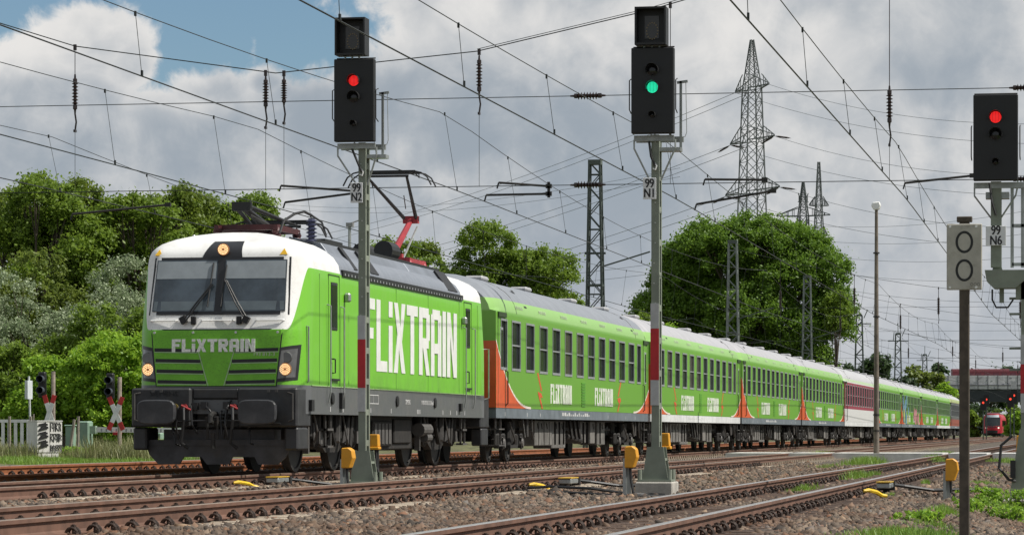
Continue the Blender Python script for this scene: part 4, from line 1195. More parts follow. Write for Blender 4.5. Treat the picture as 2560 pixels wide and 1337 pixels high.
def signal(x, y, zb, ztop, label, name1, plate_z, lit, slot, bz, bh, bw, bdx, box=None, box_dx=0, white_band=True):
    """main signal on a mast of two channels with battens; x,y: middle of the mast's front"""
    T = thing('railway_signal', (x, y, zb), label, 'railway signal', 'light signals beside the tracks')
    m = MB(); W, Dp = .125, .33; H = ztop - zb
    m.bx(-W / 2, W / 2, 0, .075, .3, H); m.bx(-W / 2, W / 2, Dp - .075, Dp, .3, H)
    z = .6
    while z < H - .1:
        for s in (-1, 1): m.bx(s * (W / 2 - .012), s * (W / 2 - .002), .075, Dp - .075, z, z + .10)
        z += .52
    mast = m.build('mast', mast_green, T)
    m = MB()
    for i in range(16): m.lathe([(.010, 0), (.010, .004)], (random.choice((-.02, .0)), -.004, 1.2 + i * .32), 'Y', 6)
    m.build('bolt_heads', P('bolt_pale', (.55, .57, .55), .5), mast)
    m = MB()
    for yq in (-.005, Dp - .02): m.prism([(-.20, .0), (.20, .0), (.19, .10), (.13, .52), (-.13, .52), (-.19, .10)], 'XZ', yq, yq + .03)
    m.bx(-.15, .15, .03, Dp - .03, .3, .34); m.bx(-.27, .27, -.1, Dp + .1, -.03, .0)
    for s in (-1, 1):
        for yq in (-.05, Dp + .05): m.lathe([(.035, 0), (.035, .16)], (s * .24, yq, 0), 'Z', 8)
    m.build('foot', mast_green, T)
    m = MB(); m.bx(-.30, .30, -.18, Dp + .25, -.45, -.035); m.build('foundation', concrete, T, bevel=.02)
    if white_band:
        m = MB(); m.bx(-W / 2 - .01, W / 2 - .004, -.02, -.004, 1.18, 1.58); m.bx(-W / 2 - .01, W / 2 - .004, -.02, -.004, 2.40, 2.80)
        bd = mast
        build_each(m, 'mast_board', P('mast_board_white', (.42, .43, .43), .5), T)
        m = MB(); m.bx(-W / 2 - .011, W / 2 - .004, -.021, -.004, 1.582, 2.398); m.build('red_band', red_m, bd)
    number_plate(T, (-W / 2 - .06 + .04, -.06, plate_z - zb), *name1)
    signal_head(T, bdx, -.22, bz - zb, bw, bh, lit, slot)
    if box: speed_box(T, box_dx, -.30, box[0] - zb, box[1], box[2])
    m = MB()
    q = bz - zb
    m.bar((bdx - bw / 2 + .02, -.02, q - .06), (bdx + bw / 2 - .02, -.02, q - .06), .06, .09)
    m.bar((bdx - bw / 2 + .02, .25, q - .06), (bdx + bw / 2 + .10, .25, q - .06), .06, .09)
    for s, e in ((-1, bdx - bw / 2 + .02), (1, bdx + bw / 2)):
        m.tube([(e, -.02, q - .08), (e + .0, -.02, q - .22), (s * .09, .02, q - .72)], .016, 6)
    m.bx(-.05, .40, .05, .3, q - .26, q - .20)
    m.bar((bdx + bw / 2 + .06, .2, q - .25), (bdx + bw / 2 + .06, .2, q + .86), .04, .04); 
    m.bar((bdx + bw / 2 + .0, .2, q + .84), (bdx + bw / 2 + .17, .2, q + .86), .04, .04)
    m.tube([(bdx + bw / 2 + .14, .2, q + .88), (bdx + bw / 2 + .155, .2, q + .05), (bdx + bw / 2 + .13, .2, q - .02), (bdx + bw / 2 + .05, .2, q - .04)], .006, 5)
    m.build('head_bracket', galv, T)
    m = MB(); m.tube([(bdx - .06, .1, q + .0), (bdx - .08, -.03, q - .1), (-.06, -.05, q - .35), (.0, -.03, q - .5)], .02, 6)
    m.build('cable_loop', cable_m, T)
    m = MB(); m.tube([(-.01, -.01, q - .45), (.03, -.035, q - .50), (.01, -.04, q - .56), (-.03, -.03, q - .54)], .014, 5); m.build('cable_eye', white_m, T)
    return T
def place(pxx, d):
    p = px(pxx, YH, d); return p.x, p.y
x, y = place(905, 54.6)
signal(x, y, -.10, 5.62, 'railway signal showing one red light, marked 99 N2, in front of the locomotive', ('99', 'N2'), 4.77, 'red', 0, 5.62, 1.39, .69, -.09, (7.07, .52, .63), -.145)
x, y = place(1638, 51.4)
signal(x, y, -.02, 5.46, 'railway signal showing a green light, marked 99 N1, beside the first coach', ('99', 'N1'), 4.60, 'green', 1, 5.46, 1.36, .68, -.015, (6.86, .50, .60), -.04)
# the third signal stands on a bracket of a taller post
x, y = place(2490, 49.9)
T = thing('bracket_signal', (x, y, -.32), 'railway signal showing a red light, marked 99 N6, hung on a side bracket', 'railway signal', 'light signals beside the tracks')
m = MB(); m.bx(-.13, .13, .0, .06, 3.6, 4.92); m.bx(-.13, .13, .2, .26, 3.6, 4.92)
for z in (3.7, 4.2, 4.7): m.bx(-.125, .125, .06, .2, z, z + .1)
m.v = [(a * .62, b_, c_) for a, b_, c_ in m.v]
m.build('mast', mast_green, T)
number_plate(T, (-.0, -.06, 4.08), '99', 'N6', .31, .30)
signal_head(T, -.0, -.22, 4.92, .68, 1.32, 'red', 0)
m = MB(); m.prism([(-.17, 3.55), (.45, 3.55), (.45, 3.40), (.30, 3.27), (-.03, 3.27), (-.14, 3.38)], 'XZ', -.12, .34); m.prism([(-.06, 3.551), (.10, 3.551), (.04, 3.75), (-.02, 3.75)], 'XZ', .08, .12); m.bx(.05, .12, .05, .12, 3.05, 3.27); m.bx(.30, .70, .02, .22, 3.1, 3.5)
m.build('cantilever', mast_green, T)
m = MB(); m.bar((-.34, .02, 4.86), (.5, .02, 4.86), .06, .09); m.tube([(-.33, .02, 4.84), (-.33, .02, 4.7), (-.07, .03, 4.35)], .014, 5); m.tube([(.33, .02, 4.84), (.3, .02, 4.7), (.07, .03, 4.35)], .014, 5)
for xx in (.24, .40): m.bar((xx, .25, 3.6), (xx, .25, 4.9), .05, .05)
for z in (3.65, 4.25, 4.85): m.bar((.24, .25, z), (.6, .25, z), .05, .05)
m.bx(-.16, .2, .05, .3, 4.66, 4.76)
m.build('ladder_frame', galv, T)
m = MB(); m.tube([(-.1, .0, 4.9), (-.06, -.04, 4.6), (.0, -.03, 4.4)], .02, 6); m.tube([(-.06, .1, 3.26), (-.06, .1, 3.1), (.0, .1, 2.98), (.18, .1, 2.98), (.26, .1, 3.1)], .016, 6); m.build('cable_loop', cable_m, T)
px0 = .50
m = MB(); m.bx(px0 - .12, px0 + .12, .02, .10, .9, 3.5); m.bx(px0 - .12, px0 + .12, .36, .44, .9, 3.5)
z = 1.0
while z < 3.4: m.bx(px0 - .12, px0 - .11, .1, .36, z, z + .1); m.bx(px0 + .11, px0 + .12, .1, .36, z, z + .1); z += .5
m.prism([(px0 - .30, .02), (px0 + .30, .02), (px0 + .14, 1.1), (px0 - .14, 1.1)], 'XZ', 0.0, .02); m.prism([(px0 - .30, .02), (px0 + .30, .02), (px0 + .14, 1.1), (px0 - .14, 1.1)], 'XZ', .44, .46)
for z in (2.0, 2.33, 2.86, 3.1): m.bx(px0 - .30, px0 - .12, .1, .16, z, z + .035)
m.build('post', mast_green, T)
m = MB(); m.bx(px0 - .125, px0 + .10, .0, .018, 2.1, 2.55); m.bx(px0 - .125, px0 + .10, .0, .018, 1.35, 1.65); bd = T; build_each(m, 'mast_board', P('mast_board_white', (.42, .43, .43)), T)
m = MB(); m.bx(px0 - .126, px0 + .10, -.001, .018, 1.652, 2.098); m.build('red_band', red_m, bd)
m = MB(); m.bx(px0 - .4, px0 + .4, -.2, .7, -.3, .02); m.bx(px0 - .62, px0 + .6, -.4, .9, -.5, -.22); m.build('foundation', concrete, T, bevel=.02)
m = MB(); m.tube([(px0 - .25, -.05, 1.0), (px0 - .42, -.06, .85), (px0 - .45, -.06, .5), (px0 - .30, -.05, .32), (px0 - .2, -.02, .3)], .025, 6); m.bx(px0 - .28, px0 - .2, -.1, -.02, .35, .62); m.build('foot_cable', cable_m, T)

# yellow junction boxes on posts, and the yellow boxes clamped to the signal feet
def tall_box(pxx, pyb, d, label, k=1.0, tilt=0):
    p = px(pxx, pyb, d); zb = float(ground_z(p.x)); 
    T = thing('junction_box', (p.x, p.y, zb), label, 'junction box', 'orange boxes beside the tracks')
    h0 = p.z - zb
    m = MB(); m.bx(-.09, -.045, -.02, .10, -.05, h0 + .02); m.bx(-.09, .02, .09, .12, -.05, h0 + .02); m.build('post', galv, T)
    m = MB()
    pr = [(-.055, -.16), (.085, -.16), (.145, .02), (.125, .16), (.06, .21), (-.05, .20)]
    m.prism([(a * k, h0 + .02 + (b_ + .0) * k * .92) for a, b_ in pr], 'XZ', -.10, .14)
    m.build('cover', orange_box, T, bevel=.014)
    m = MB(); m.tube([(.02, .02, h0 - .12), (.03, .02, h0 - .3), (.07, .0, .1), (.08, .0, -.04)], .022, 6); m.build('cable', cable_m, T)
tall_box(864, 1150, 53.2, 'orange junction box on a grey post in front of the red signal N2')
tall_box(1572, 1148, 50.2, 'orange junction box on a grey post just left of the green signal N1')
tall_box(2373, 1180, 49.0, 'orange junction box on a grey post by the dark hectometre post')
def foot_box(pxx, pyb, d, label, w=.19, h=.26, half=False):
    p = px(pxx, pyb, d); zb = float(ground_z(p.x)); h0 = p.z - zb
    T = thing('cable_box', (p.x, p.y, zb), label, 'cable box', 'orange boxes beside the tracks')
    m = MB(); m.prism([(-w * .44, h0 - h / 2 + .05), (-w * .38, h0 + h / 2), (w * .38, h0 + h / 2), (w * .44, h0 - h / 2 + .05)], 'XZ', -.08, .10); m.bx(-w / 2, w / 2, -.095, .115, h0 - h / 2, h0 - h / 2 + .049)
    m.build('cover', orange_box, T, bevel=.01)
    m = MB(); m.bx(-.06, -.02, 0, .04, -.1, h0 - h / 2); m.bx(.0, .07, .0, .05, -.1, h0 - h / 2); m.build('stand', steel_dark, T)
    m = MB(); m.tube([(.03, .0, h0 - h / 2), (.05, -.03, h0 * .5), (.16, -.05, .12), (.26, -.1, .0)], .022, 6); m.build('cable', cable_m, T)
foot_box(936, 1104, 55.0, 'orange cable box standing behind the right side of signal N2')
foot_box(1655, 1102, 52.0, 'orange cable box standing behind the foot of signal N1', .30)
p_ = px(2554, 1120, 58)
foot_box(2552, 1118, 60, 'orange cable box at the right edge, behind the tall bracket post', .2, .45)
# track magnets beside the rails, with cables and yellow hoses
def magnet(Xr, pxx, label):
    Y = online(pxx, Xr); 
    T = thing('track_magnet', (Xr, Y, -.02), label, 'track magnet', 'magnets bolted beside the rails')
    m = MB(); m.bx(-.11, .11, -.38, .38, -.12, -.035); T1 = m.build('body', galv, T, bevel=.015)
    m = MB(); m.bx(-.115, .115, -.39, .39, -.034, -.012); m.build('cover', P('magnet_cover', (.50, .31, .03), .6, dirt=(.22, .16, .08), dirt_amt=.7, scale=9), T, bevel=.006)
    m = MB(); m.bx(-.13, .13, .39, .52, -.16, -.02); m.bx(-.05, .05, .3, .5, -.3, -.16); m.build('bracket', steel_dark, T)
    m = MB(); m.tube([(.0, .5, -.06), (.25, .8, -.10), (.7, 1.1, -.17), (1.2, 1.3, -.16), (1.7, 1.5, -.2)], .028, 7); m.build('cable', cable_m, T)
    return T
magnet(-13.98, 694, 'yellow-topped magnet on the train track beside signal N2')
magnet(-8.82, 1421, 'yellow-topped magnet on the middle track left of signal N1')
magnet(-3.25, 2212, 'yellow-topped magnet on the near track by the orange box')
def hose(pts, label):
    m = MB(); m.tube(pts, [.02] + [.032] * (len(pts) - 2) + [.024], 7)
    tag(m.build('rail_hose', yellow_m), label, 'hose', 'yellow hoses by the rails')
for Xr, pxx, lab in ((-13.95, 598, 'yellow hose on the ballast left of the magnet on the train track'), (-8.8, 1335, 'yellow hose lying beside the middle track, left of the magnet'), (-3.2, 2170, 'yellow hose lying below the magnet of the near track')):
    Y = online(pxx, Xr)
    hose([(Xr - .05, Y - .16, -.10), (Xr + .02, Y - .1, -.09), (Xr + .10, Y + .2, -.12), (Xr + .17, Y + .30, -.17), (Xr + .24, Y + .36, -.18)], lab)
def cable(pts, label, r=.025):
    m = MB(); m.tube(pts, r, 6); tag(m.build('ground_cable', cable_m), label, 'cable', 'cables on the ballast')
gz = lambda x_, y_, o=0: (x_, y_, float(ground_z(x_)) + .05 + o)
p = px(1560, 1200, 50.5)
cable([gz(p.x - 1.9, p.y + .5), gz(p.x - 1.2, p.y + .2, .05), gz(p.x - .5, p.y - .1, .1), gz(p.x + .1, p.y, .02), gz(p.x + .6, p.y + .3)], 'black cable on the ballast left of signal N1')
cable([gz(p.x - 2.0, p.y - .3), gz(p.x - .9, p.y - .6), gz(p.x + .2, p.y - .75), gz(p.x + 1.1, p.y - .45), gz(p.x + 1.8, p.y + .1)], 'black cable running in front of the foundation of signal N1')
p = px(1715, 1212, 50.6)
m = MB(); m.tube([gz(p.x - .12, p.y), gz(p.x, p.y - .02), gz(p.x + .14, p.y)], .032, 8); tag(m.build('cable_sleeve', P('green_sleeve', (.02, .22, .09), .5)), 'short green cable sleeve on the ballast right of signal N1', 'cable sleeve')
# hectometre sign
p = px(2411, 1337, 25.0)
T = thing('hectometre_sign', (p.x, p.y, -.5), 'weathered white sign with two large black zeros on a dark post', 'kilometre sign')
m = MB(); m.bx(-.040, .038, .0, .07, -.1, 2.24 + .5 - .36); m.bx(-.06, .06, .012, .06, 2.86, 2.905); m.bx(-.04, .04, .012, .06, 2.3, 2.86); m.build('post', P('post_brown', (.078, .062, .047), .8, var=.3, scale=10), T, bevel=.006)
m = MB(); m.bx(-.136, .136, -.012, .006, 2.335, 2.845)
pl = m.build('plate', P('plate_weathered', (.42, .40, .35), .55, var=.12, scale=6, dirt=(.14, .12, .08), dirt_amt=.6), T, bevel=.006)
def ring(mb, cx, cz, rx, rz, wd, y0, n=28):
    vs = []
    for j in range(n):
        A = 2 * math.pi * j / n
        for q in (0, 1): vs.append((cx + (rx - wd * q) * math.cos(A), y0, cz + (rz - wd * q) * math.sin(A)))
    mb.add(vs, [(2 * j, 2 * j + 1, (2 * j + 3) % (2 * n), (2 * j + 2) % (2 * n)) for j in range(n)])
m = MB()
for cz in (2.705, 2.487): ring(m, 0, cz, .068, .086, .019, -.0135)
for cx in (.057, .083, .109): ring(m, cx, 2.378, .0105, .0125, .0022, -.0135, 14)
m.build('digits', black, pl, fix=False)
m = MB()
for a in (-.10, .10):
    for z in (2.355, 2.825): m.lathe([(.010, 0), (.010, .003)], (a - .01, -.0155, z), 'Y', 8)
m.build('bolts', white_m, pl)
# the slender lamp post
p = px(2191, 1145, 112)
T = thing('lamp_post', (p.x, p.y, -.3), 'slender brown lamp post with a small white lamp on top', 'lamp post')
m = MB(); m.tube([(0, 0, 0), (0, 0, 4), (0, 0, 8.75)], [.105, .085, .055], 10); m.build('pole', P('pole_brown', (.15, .125, .10), .7, var=.25), T, smooth=True)
m = MB(); m.prism([(-.10, 8.72), (.10, 8.72), (.16, 8.86), (.11, 9.0), (-.13, 8.98), (-.18, 8.86)], 'XZ', -.14, .14); m.build('lamp_head', white_m, T, bevel=.03)
m = MB()
for z in (1.05, 1.6, 5.0, 7.2): m.lathe([(.112, 0), (.112, .05)], (0, 0, z), 'Z', 10)
m.build('straps', steel_dark, T)
# a second, distant lamp behind the locomotive roof
p = px(874, 620, 130)
T = thing('lamp_post', (p.x, p.y, -.3), 'thin grey lamp post seen behind the locomotive roof', 'lamp post')
m = MB(); m.tube([(0, 0, 0), (0, 0, 9.3)], [.10, .06], 8); m.build('pole', galv, T)
m = MB(); m.box((.02, 0, 9.35), (.28, .28, .16)); m.tube([(0, 0, 9.4), (.45, 0, 9.55)], .03, 6); m.build('lamp_head', P('lamp_grey', (.3, .3, .3), .5), T)

# ================================================================== OVERHEAD LINES, MASTS, PYLONS
def insulator(mb, a, b_, r=.07, n=7):
    a, b_ = Vector(a), Vector(b_); L = (b_ - a).length; t = (b_ - a).normalized()
    pts, rs = [], []
    def put(u, rr): pts.append(a.lerp(b_, u)); rs.append(rr)
    put(0, .02); put(.10, .028); put(.12, r * .62); put(.2, r * .62)
    for k in range(n):
        u = .21 + .58 * k / n; e = .58 / n
        put(u, r * .45); put(u + e * .35, r); put(u + e * .6, r * .45)
    put(.8, r * .62); put(.88, r * .62); put(.9, .03); put(1, .02)
    mb.tube(pts, rs, 10)
SPANS = [-5, 75, 150, 205, 254, 348, 415, 480, 560]
def sag(Y, zs, drop):
    for a, b_ in zip(SPANS, SPANS[1:]):
        if a <= Y <= b_:
            u = (Y - a) / (b_ - a); return zs - drop * 4 * u * (1 - u)
    return zs
def overhead(p, zc, zm, drop, label, y0, y1, stag=.3, drop_at=None):
    T = thing('overhead_line', (-p, y0, 0), label, 'overhead line', 'overhead lines above the tracks')
    def sx(Y):
        for i, (a, b_) in enumerate(zip(SPANS, SPANS[1:])):
            if a <= Y <= b_:
                u = (Y - a) / (b_ - a); s = stag if i % 2 else -stag
                return s * (1 - 2 * u)
        return 0
    ys = list(np.arange(y0, y1, 4.0)) + [y1]
    m = MB(); m.tube([(sx(Y), Y - y0, zc) for Y in ys], .0125, 5); m.build('contact_wire', wire_m, T)
    m = MB(); m.tube([(0, Y - y0, sag(Y, zm, drop)) for Y in ys], .0085, 5); m.build('messenger_wire', wire_m, T)
    dm = 0; Y = y0 + 3.1
    while Y < min(y1, 260):
        m = MB(); z2 = sag(Y, zm, drop)
        m.tube([(sx(Y), 0, zc), (0, 0, z2)], .0055, 4); m.box((sx(Y), 0, zc + .05), (.03, .05, .09)); m.box((0, 0, z2 - .02), (.03, .05, .08))
        m.build('dropper', wire_m, T, loc=(0, Y - y0, 0))
        Y += 8.3
    return T
overhead(15.1, 6.405, 8.25, .95, 'overhead line above the green train, touched by the raised pantograph', 30, 560)
overhead(9.9, 6.17, 7.55, .45, 'thick overhead line crossing the upper middle of the sky', 22, 560, .25)
overhead(4.5, 6.1, 7.35, .40, 'overhead line above the near track, steep at the upper right', 14, 560, .2)
overhead(20.0, 6.2, 8.1, .75, 'overhead line above the rusted track behind the locomotive', 44, 560)
overhead(25.2, 6.6, 8.0, .8, 'furthest overhead line, low above the left-hand trees', 56, 300)

# cross-span across all tracks at Y=75
def headspan(Y, xl, xr, label, zt, zl, zu, zb, ins_at, big=True, arms=()):
    T = thing('cross_span', (0, Y, 0), label, 'cross span', 'cross spans of wire over the tracks')
    mid = -15.0 if big else (xl + xr) / 2
    TOP = [(-36, 13.6), (-26.2, 10.65), (-24.3, 10.05), (-19.3, 9.3), (-14.4, 9.72), (-10.4, 10.57), (-9.3, 10.86), (14, 17.0)]
    def top(X):
        if big:
            for (a, u), (b_, v) in zip(TOP, TOP[1:]):
                if X <= b_: return u + (v - u) * (X - a) / (b_ - a)
            return TOP[-1][1]
        u = abs(X - mid) / max(abs(xl - mid), abs(xr - mid)); return zl + (zt - zl) * u ** 1.6
    xs = [a for a, _ in TOP] if big else [xl + (xr - xl) * i / 24 for i in range(25)]
    m = MB(); m.tube([(X, 0, top(X)) for X in xs], .013, 5); m.build('span_wire', wire_m, T)
    m = MB(); m.tube([(X, 0, top(X) + .05) for X in xs if X > mid - .5], .008, 4) if big else None
    if m.v: m.build('second_span_wire', wire_m, T)
    m = MB(); m.tube([(xl, 0, zu), (xr, 0, zu)], .010, 5); m.build('upper_steady_wire', wire_m, T)
    m = MB(); m.tube([(xl, 0, zb), (xr, 0, zb)], .010, 5); m.build('lower_steady_wire', wire_m, T)
    for X, zlow in ins_at:
        m = MB(); zt_ = top(X)
        m.box((X, 0, zt_ - .03), (.07, .06, .14))
        L = .95 if big else 1.3; z1 = zlow + .42; z0 = min(zt_ - .1, z1 + L)
        m.tube([(X, 0, zt_), (X, 0, z0)], .010 if big else .02, 5)
        insulator(m, (X, 0, z0), (X, 0, z1), .085 if big else .12)
        m.tube([(X, 0, z1), (X + .03, 0, z1 - .2), (X, 0, zlow)], .022, 6); m.box((X, 0, zlow), (.05, .12, .06))
        m.build('insulator', porcelain, T)
        m = MB(); m.tube([(X, 0, zlow), (X, 0, zb)], .006, 4); m.build('hanger_wire', wire_m, T)
    for X in (arms or ()):
        for z in (zu, zb):
            m = MB(); insulator(m, (X - .42, 0, z), (X + .42, 0, z), .095); m.build('wire_insulator', porcelain, T)
    return T
H0 = headspan(75, -36, 14, 'near cross span of wires with hanging insulators between the signals', 11.8, 9.32, 8.62, 6.53, [(-24.3, 8.0), (-19.55, 8.0), (-19.1, 8.1), (-14.35, 8.25), (-9.8, 7.7), (-4.7, 7.35)], True, (-11.75, -1.55))
# registration arms at the near span
def arm(parent, x0, x1, z0, z1, post=True):
    m = MB(); m.tube([(x0, .1, z0), (x1, .1, z1)], .028, 7)
    m.box((x1, .1, z1), (.14, .08, .10)); m.tube([(x0, .1, z0), (x0 - .04 * (1 if x1 > x0 else -1), .1, z0 - .14)], .02, 6)
    m.build('registration_arm', steel_dark, parent)
for a in ((-19.2, -17.3, 6.62, 6.46), (-19.1, -17.2, 6.22, 6.44), (-13.9, -12.7, 6.62, 6.52), (-14.2, -12.7, 6.33, 6.34), (-9.0, -7.6, 6.63, 6.60), (-9.2, -7.4, 6.05, 6.34), (-4.35, -2.8, 6.48, 6.63), (-24.4, -22.0, 6.0, 6.2)): arm(H0, *a)
m = MB()
for x_, z0, z1 in ((-12.7, 6.62, 6.25), (-17.25, 6.5, 6.3)): m.bx(x_ - .03, x_ + .03, .06, .14, z1, z0)
m.build('arm_hanger', steel_dark, H0)

def lattice(parent, x0, y0, z0, z1, w0, w1, n, rw=.035, br=.018, name='lattice', mat=None, cross=False, d0=None, d1=None):
    """a four-legged tapering frame of angle bars with zig-zag bracing"""
    m = MB(); d0 = d0 or w0; d1 = d1 or w1
    c = lambda u, i, j: (x0 + i * (w0 + (w1 - w0) * u) / 2, y0 + j * (d0 + (d1 - d0) * u) / 2, z0 + (z1 - z0) * u)
    for i in (-1, 1):
        for j in (-1, 1): m.bar(c(0, i, j), c(1, i, j), rw * 2, rw * 2)
    hs = [0]
    for k in range(n): hs.append(hs[-1] + (w0 + (w1 - w0) * (k + .5) / n))
    hs = [h / hs[-1] for h in hs]
    for k in range(n):
        a, b_ = hs[k], hs[k + 1]; s = 1 if k % 2 else -1
        for j in (-1, 1):
            m.bar(c(a, -s, j), c(b_, s, j), br * 2, br * 2)
            if cross: m.bar(c(a, s, j), c(b_, -s, j), br * 2, br * 2)
        for i in (-1, 1):
            m.bar(c(a, i, -s), c(b_, i, s), br * 2, br * 2)
            if cross: m.bar(c(a, i, s), c(b_, i, -s), br * 2, br * 2)
        if k % 4 == 0 or cross:
            for j in (-1, 1): m.bar(c(a, -1, j), c(a, 1, j), br * 2, br * 2)
    return m.build(name, mat or lattice_m, parent)
mast_grey = P('lattice_grey_steel', (.21, .235, .22), .6, .2)
mast_spots = [(150, 1488, 13.35), (205, 1832, 12.8), (254, 2018, 12.9), (348, 2148, 13.2), (415, 2245, 13.2), (520, 2312, 13.0)]
mlab = ['dark green lattice mast standing above the first coach roof', 'grey lattice mast in front of the big round tree', 'grey lattice mast at the right side of the big round tree',
        'lattice mast right of the big tree, left of the slender lamp post', 'small lattice mast just right of the slender lamp post', 'smallest lattice mast far down the line by the lamp post']
for k, ((Y, pxx, H), lab) in enumerate(zip(mast_spots, mlab)):
    d = Y * math.cos(YAW) + 4; X = px(pxx, YH, d).x; Y = px(pxx, YH, d).y
    T = thing('lattice_mast', (X, Y, -.3), lab, 'lattice mast', 'lattice masts along the line')
    if k < 3: lattice(T, 0, 0, 0, H + .3, .95, .50, 17, .045, .022, 'mast_frame', P('lattice_dark', (.06, .075, .065), .6, .1) if k == 0 else mast_grey)
    else: lattice(T, 0, 0, 0, H + .3, 1.2, .60, 15, .06, .035, 'mast_frame')
    m = MB(); m.bx(-.30, .30, -.30, .30, H + .2, H + .42); m.bx(-.5, .5, -.05, .05, H - 4.0, H - 3.9); m.bar((.25, 0, H - 4.6), (2.6, 0, H - 3.9), .05, .07); m.bx(-.36, .36, -.36, .36, H - 5.5, H - 5.4)
    if k >= 3: m.tube([(0, 0, H + .4), (0, 0, H + 1.7)], .05, 6); m.bar((-1.3, 0, H - .6), (1.3, 0, H - .6), .1, .1); m.tube([(.5, 0, H), (.9, 0, H + .9)], .05, 5); m.tube([(-.6, 0, H - .6), (-.5, 0, H + .5)], .05, 5)
    m.build('mast_cap', lattice_m, T)
for k, (Y, pxx, H) in enumerate(mast_spots[1:5]):
    d = Y * math.cos(YAW) + 4; q = px(pxx, YH, d)
    headspan(q.y + .6, q.x, 14, ['cross span hung from the mast before the big tree', 'cross span hung from the mast right of the big tree', 'distant cross span with small insulators beside the hectometre sign', 'furthest cross span low over the tail of the train'][k], 12.4, 9.4, 8.6, 6.5,
             [(-19.8, 8.1), (-15.1, 8.25), (-9.8, 7.6), (-4.7, 7.3), (.5, 7.3), (3.6, 7.3)], False)
# thin tubular post beside the big tree with crossarms
p = px(2065, 1080, 300)
T = thing('wire_post', (p.x, p.y, -.3), 'thin grey post with slanting bracket right of the big round tree', 'wire post')
m = MB(); m.bx(-.10, .10, -.1, .1, 0, 10.2); m.build('post', lattice_m, T)
m = MB(); m.bar((0, 0, 7.9), (-2.6, 0, 6.0), .1, .1); m.bar((0, 0, 6.2), (-2.4, 0, 4.6), .1, .1); m.bar((-.6, 0, 7.3), (1.8, 0, 7.3), .1, .1); m.bar((-2.6, 0, 6.0), (-.1, 0, 6.2), .07, .07); m.build('bracket', lattice_m, T)

# ---------------------------------------------------------------- high-voltage pylons
def pylon(pxx, d, ytop, label, wb, arms, n=20, rw=.10, rz=0, top_arm=None):
    k = F / d; p = px(pxx, YH, d); zt = CAMZ + (YH - ytop) / k
    T = thing('power_pylon', (p.x, p.y, -.7), label, 'power pylon', 'pylons behind the trees', rz)
    H = zt + .7
    zs = arms[0][0] + .7
    w_s = wb * .42
    lattice(T, 0, 0, 0, zs, wb, w_s, n, rw, rw * .5, 'tower', pylon_m, True)
    lattice(T, 0, 0, zs, H, w_s, .35, 9, rw * .8, rw * .4, 'peak', pylon_m, True)
    for z, l, r_ in arms:
        z += .7; m = MB(); wz = wb + (w_s - wb) * z / zs
        for s, ln in ((-1, l), (1, r_)):
            for j in (-1, 1):
                m.bar((s * wz / 2, j * wz / 2, z), (s * ln, 0, z + .1), rw * 1.9, rw * 1.6); m.bar((s * wz / 2, j * wz / 2, z + 1.9), (s * ln, 0, z + .2), rw * 1.3, rw * 1.3)
            for u in (.25, .5, .75):
                a = s * (wz / 2 + (ln - wz / 2) * u)
                for j in (-1, 1): m.bar((a, j * wz / 2 * (1 - u), z + .05), (a, j * wz / 2 * (1 - u), z + 1.9 * (1 - u) + .2), rw, rw)
                m.bar((a, -wz / 2 * (1 - u), z), (a, wz / 2 * (1 - u), z), rw * 1.2, rw * 1.2)
        m.build('crossarm', pylon_m, T)
    return T
kz = lambda y, d: CAMZ + (YH - y) / F * d
DP = 430
PY = pylon(1880, DP, 100, 'tall grey power pylon with three crossarms above the big round tree', 4.6, [(kz(222, DP), 5.5, 5.5), (kz(352, DP), 7.2, 7.2), (kz(480, DP), 8.8, 8.8)], 17, .075, R(-60))
pylon(2008, 700, 455, 'smaller far power pylon with one crossarm, left of its neighbour', 4.6, [(kz(540, 700), 6, 6), (kz(505, 700), .5, .5)], 12, .12, R(-10))
pylon(2047, 640, 405, 'slim far power pylon right of the small pylon', 3.9, [(kz(590, 640), 1.8, 1.8), (kz(515, 640), 2.0, 2.0)], 16, .10, R(20))
def conductor(a, b_, drop, label, r=.03, n=20, cat='power line'):
    pts = []
    for i in range(n + 1):
        u = i / n; q = Vector(a).lerp(Vector(b_), u); q.z -= drop * 4 * u * (1 - u); pts.append(q)
    o = Vector(pts[0]); m = MB(); m.tube([q - o for q in pts], r, 5)
    tag(m.build('power_line', pylon_m, loc=o), label, cat, 'conductors strung from the pylons')
tip = lambda z, l, s: Vector((PY.location.x + s * l * math.cos(R(-60)), PY.location.y + s * l * math.sin(R(-60)), z))
lv = [(kz(222, DP), 5.5, 'top'), (kz(352, DP), 7.2, 'middle'), (kz(480, DP), 8.8, 'lowest')]
for i, (z, l, nm) in enumerate(lv):
    for s, sd in ((-1, 'rear'), (1, 'front')):
        a = tip(z, l, s)
        L = px(400 - 60 * i, 640 + 95 * i + 12 * s, 880); Rr = px(3000, 290 + 130 * i - 14 * s + (40 if s < 0 else 0), 330)
        conductor(a, L, 6, f'{sd} conductor from the {nm} crossarm falling to the left', .035)
        conductor(a, Rr, 3, f'{sd} conductor from the {nm} crossarm running to the right', .024)
        if i:
            for e in (L, Rr):
                m = MB(); dr = (e - a).normalized(); dr.z -= .12 if e is L else .03
                insulator(m, a - a, dr * 5.0, .13, 12); o = m.build('insulator_string', porcelain, PY)
                o.matrix_parent_inverse = PY.matrix_basis.inverted(); o.location = a
for i in range(11):
    a = px(1980, 560 + 34 * i, 640); b_ = px(2700, 500 + 62 * i, 500)
    conductor(a, b_, 2.0, f'faint far power line, number {i + 1} from the top, behind the lamp post' if 0 else ['uppermost', 'second highest', 'third highest', 'fourth highest', 'fifth highest', 'sixth highest', 'fifth lowest', 'fourth lowest', 'third lowest', 'second lowest', 'lowest'][i] + ' faint far power line crossing behind the slender lamp post', .028)
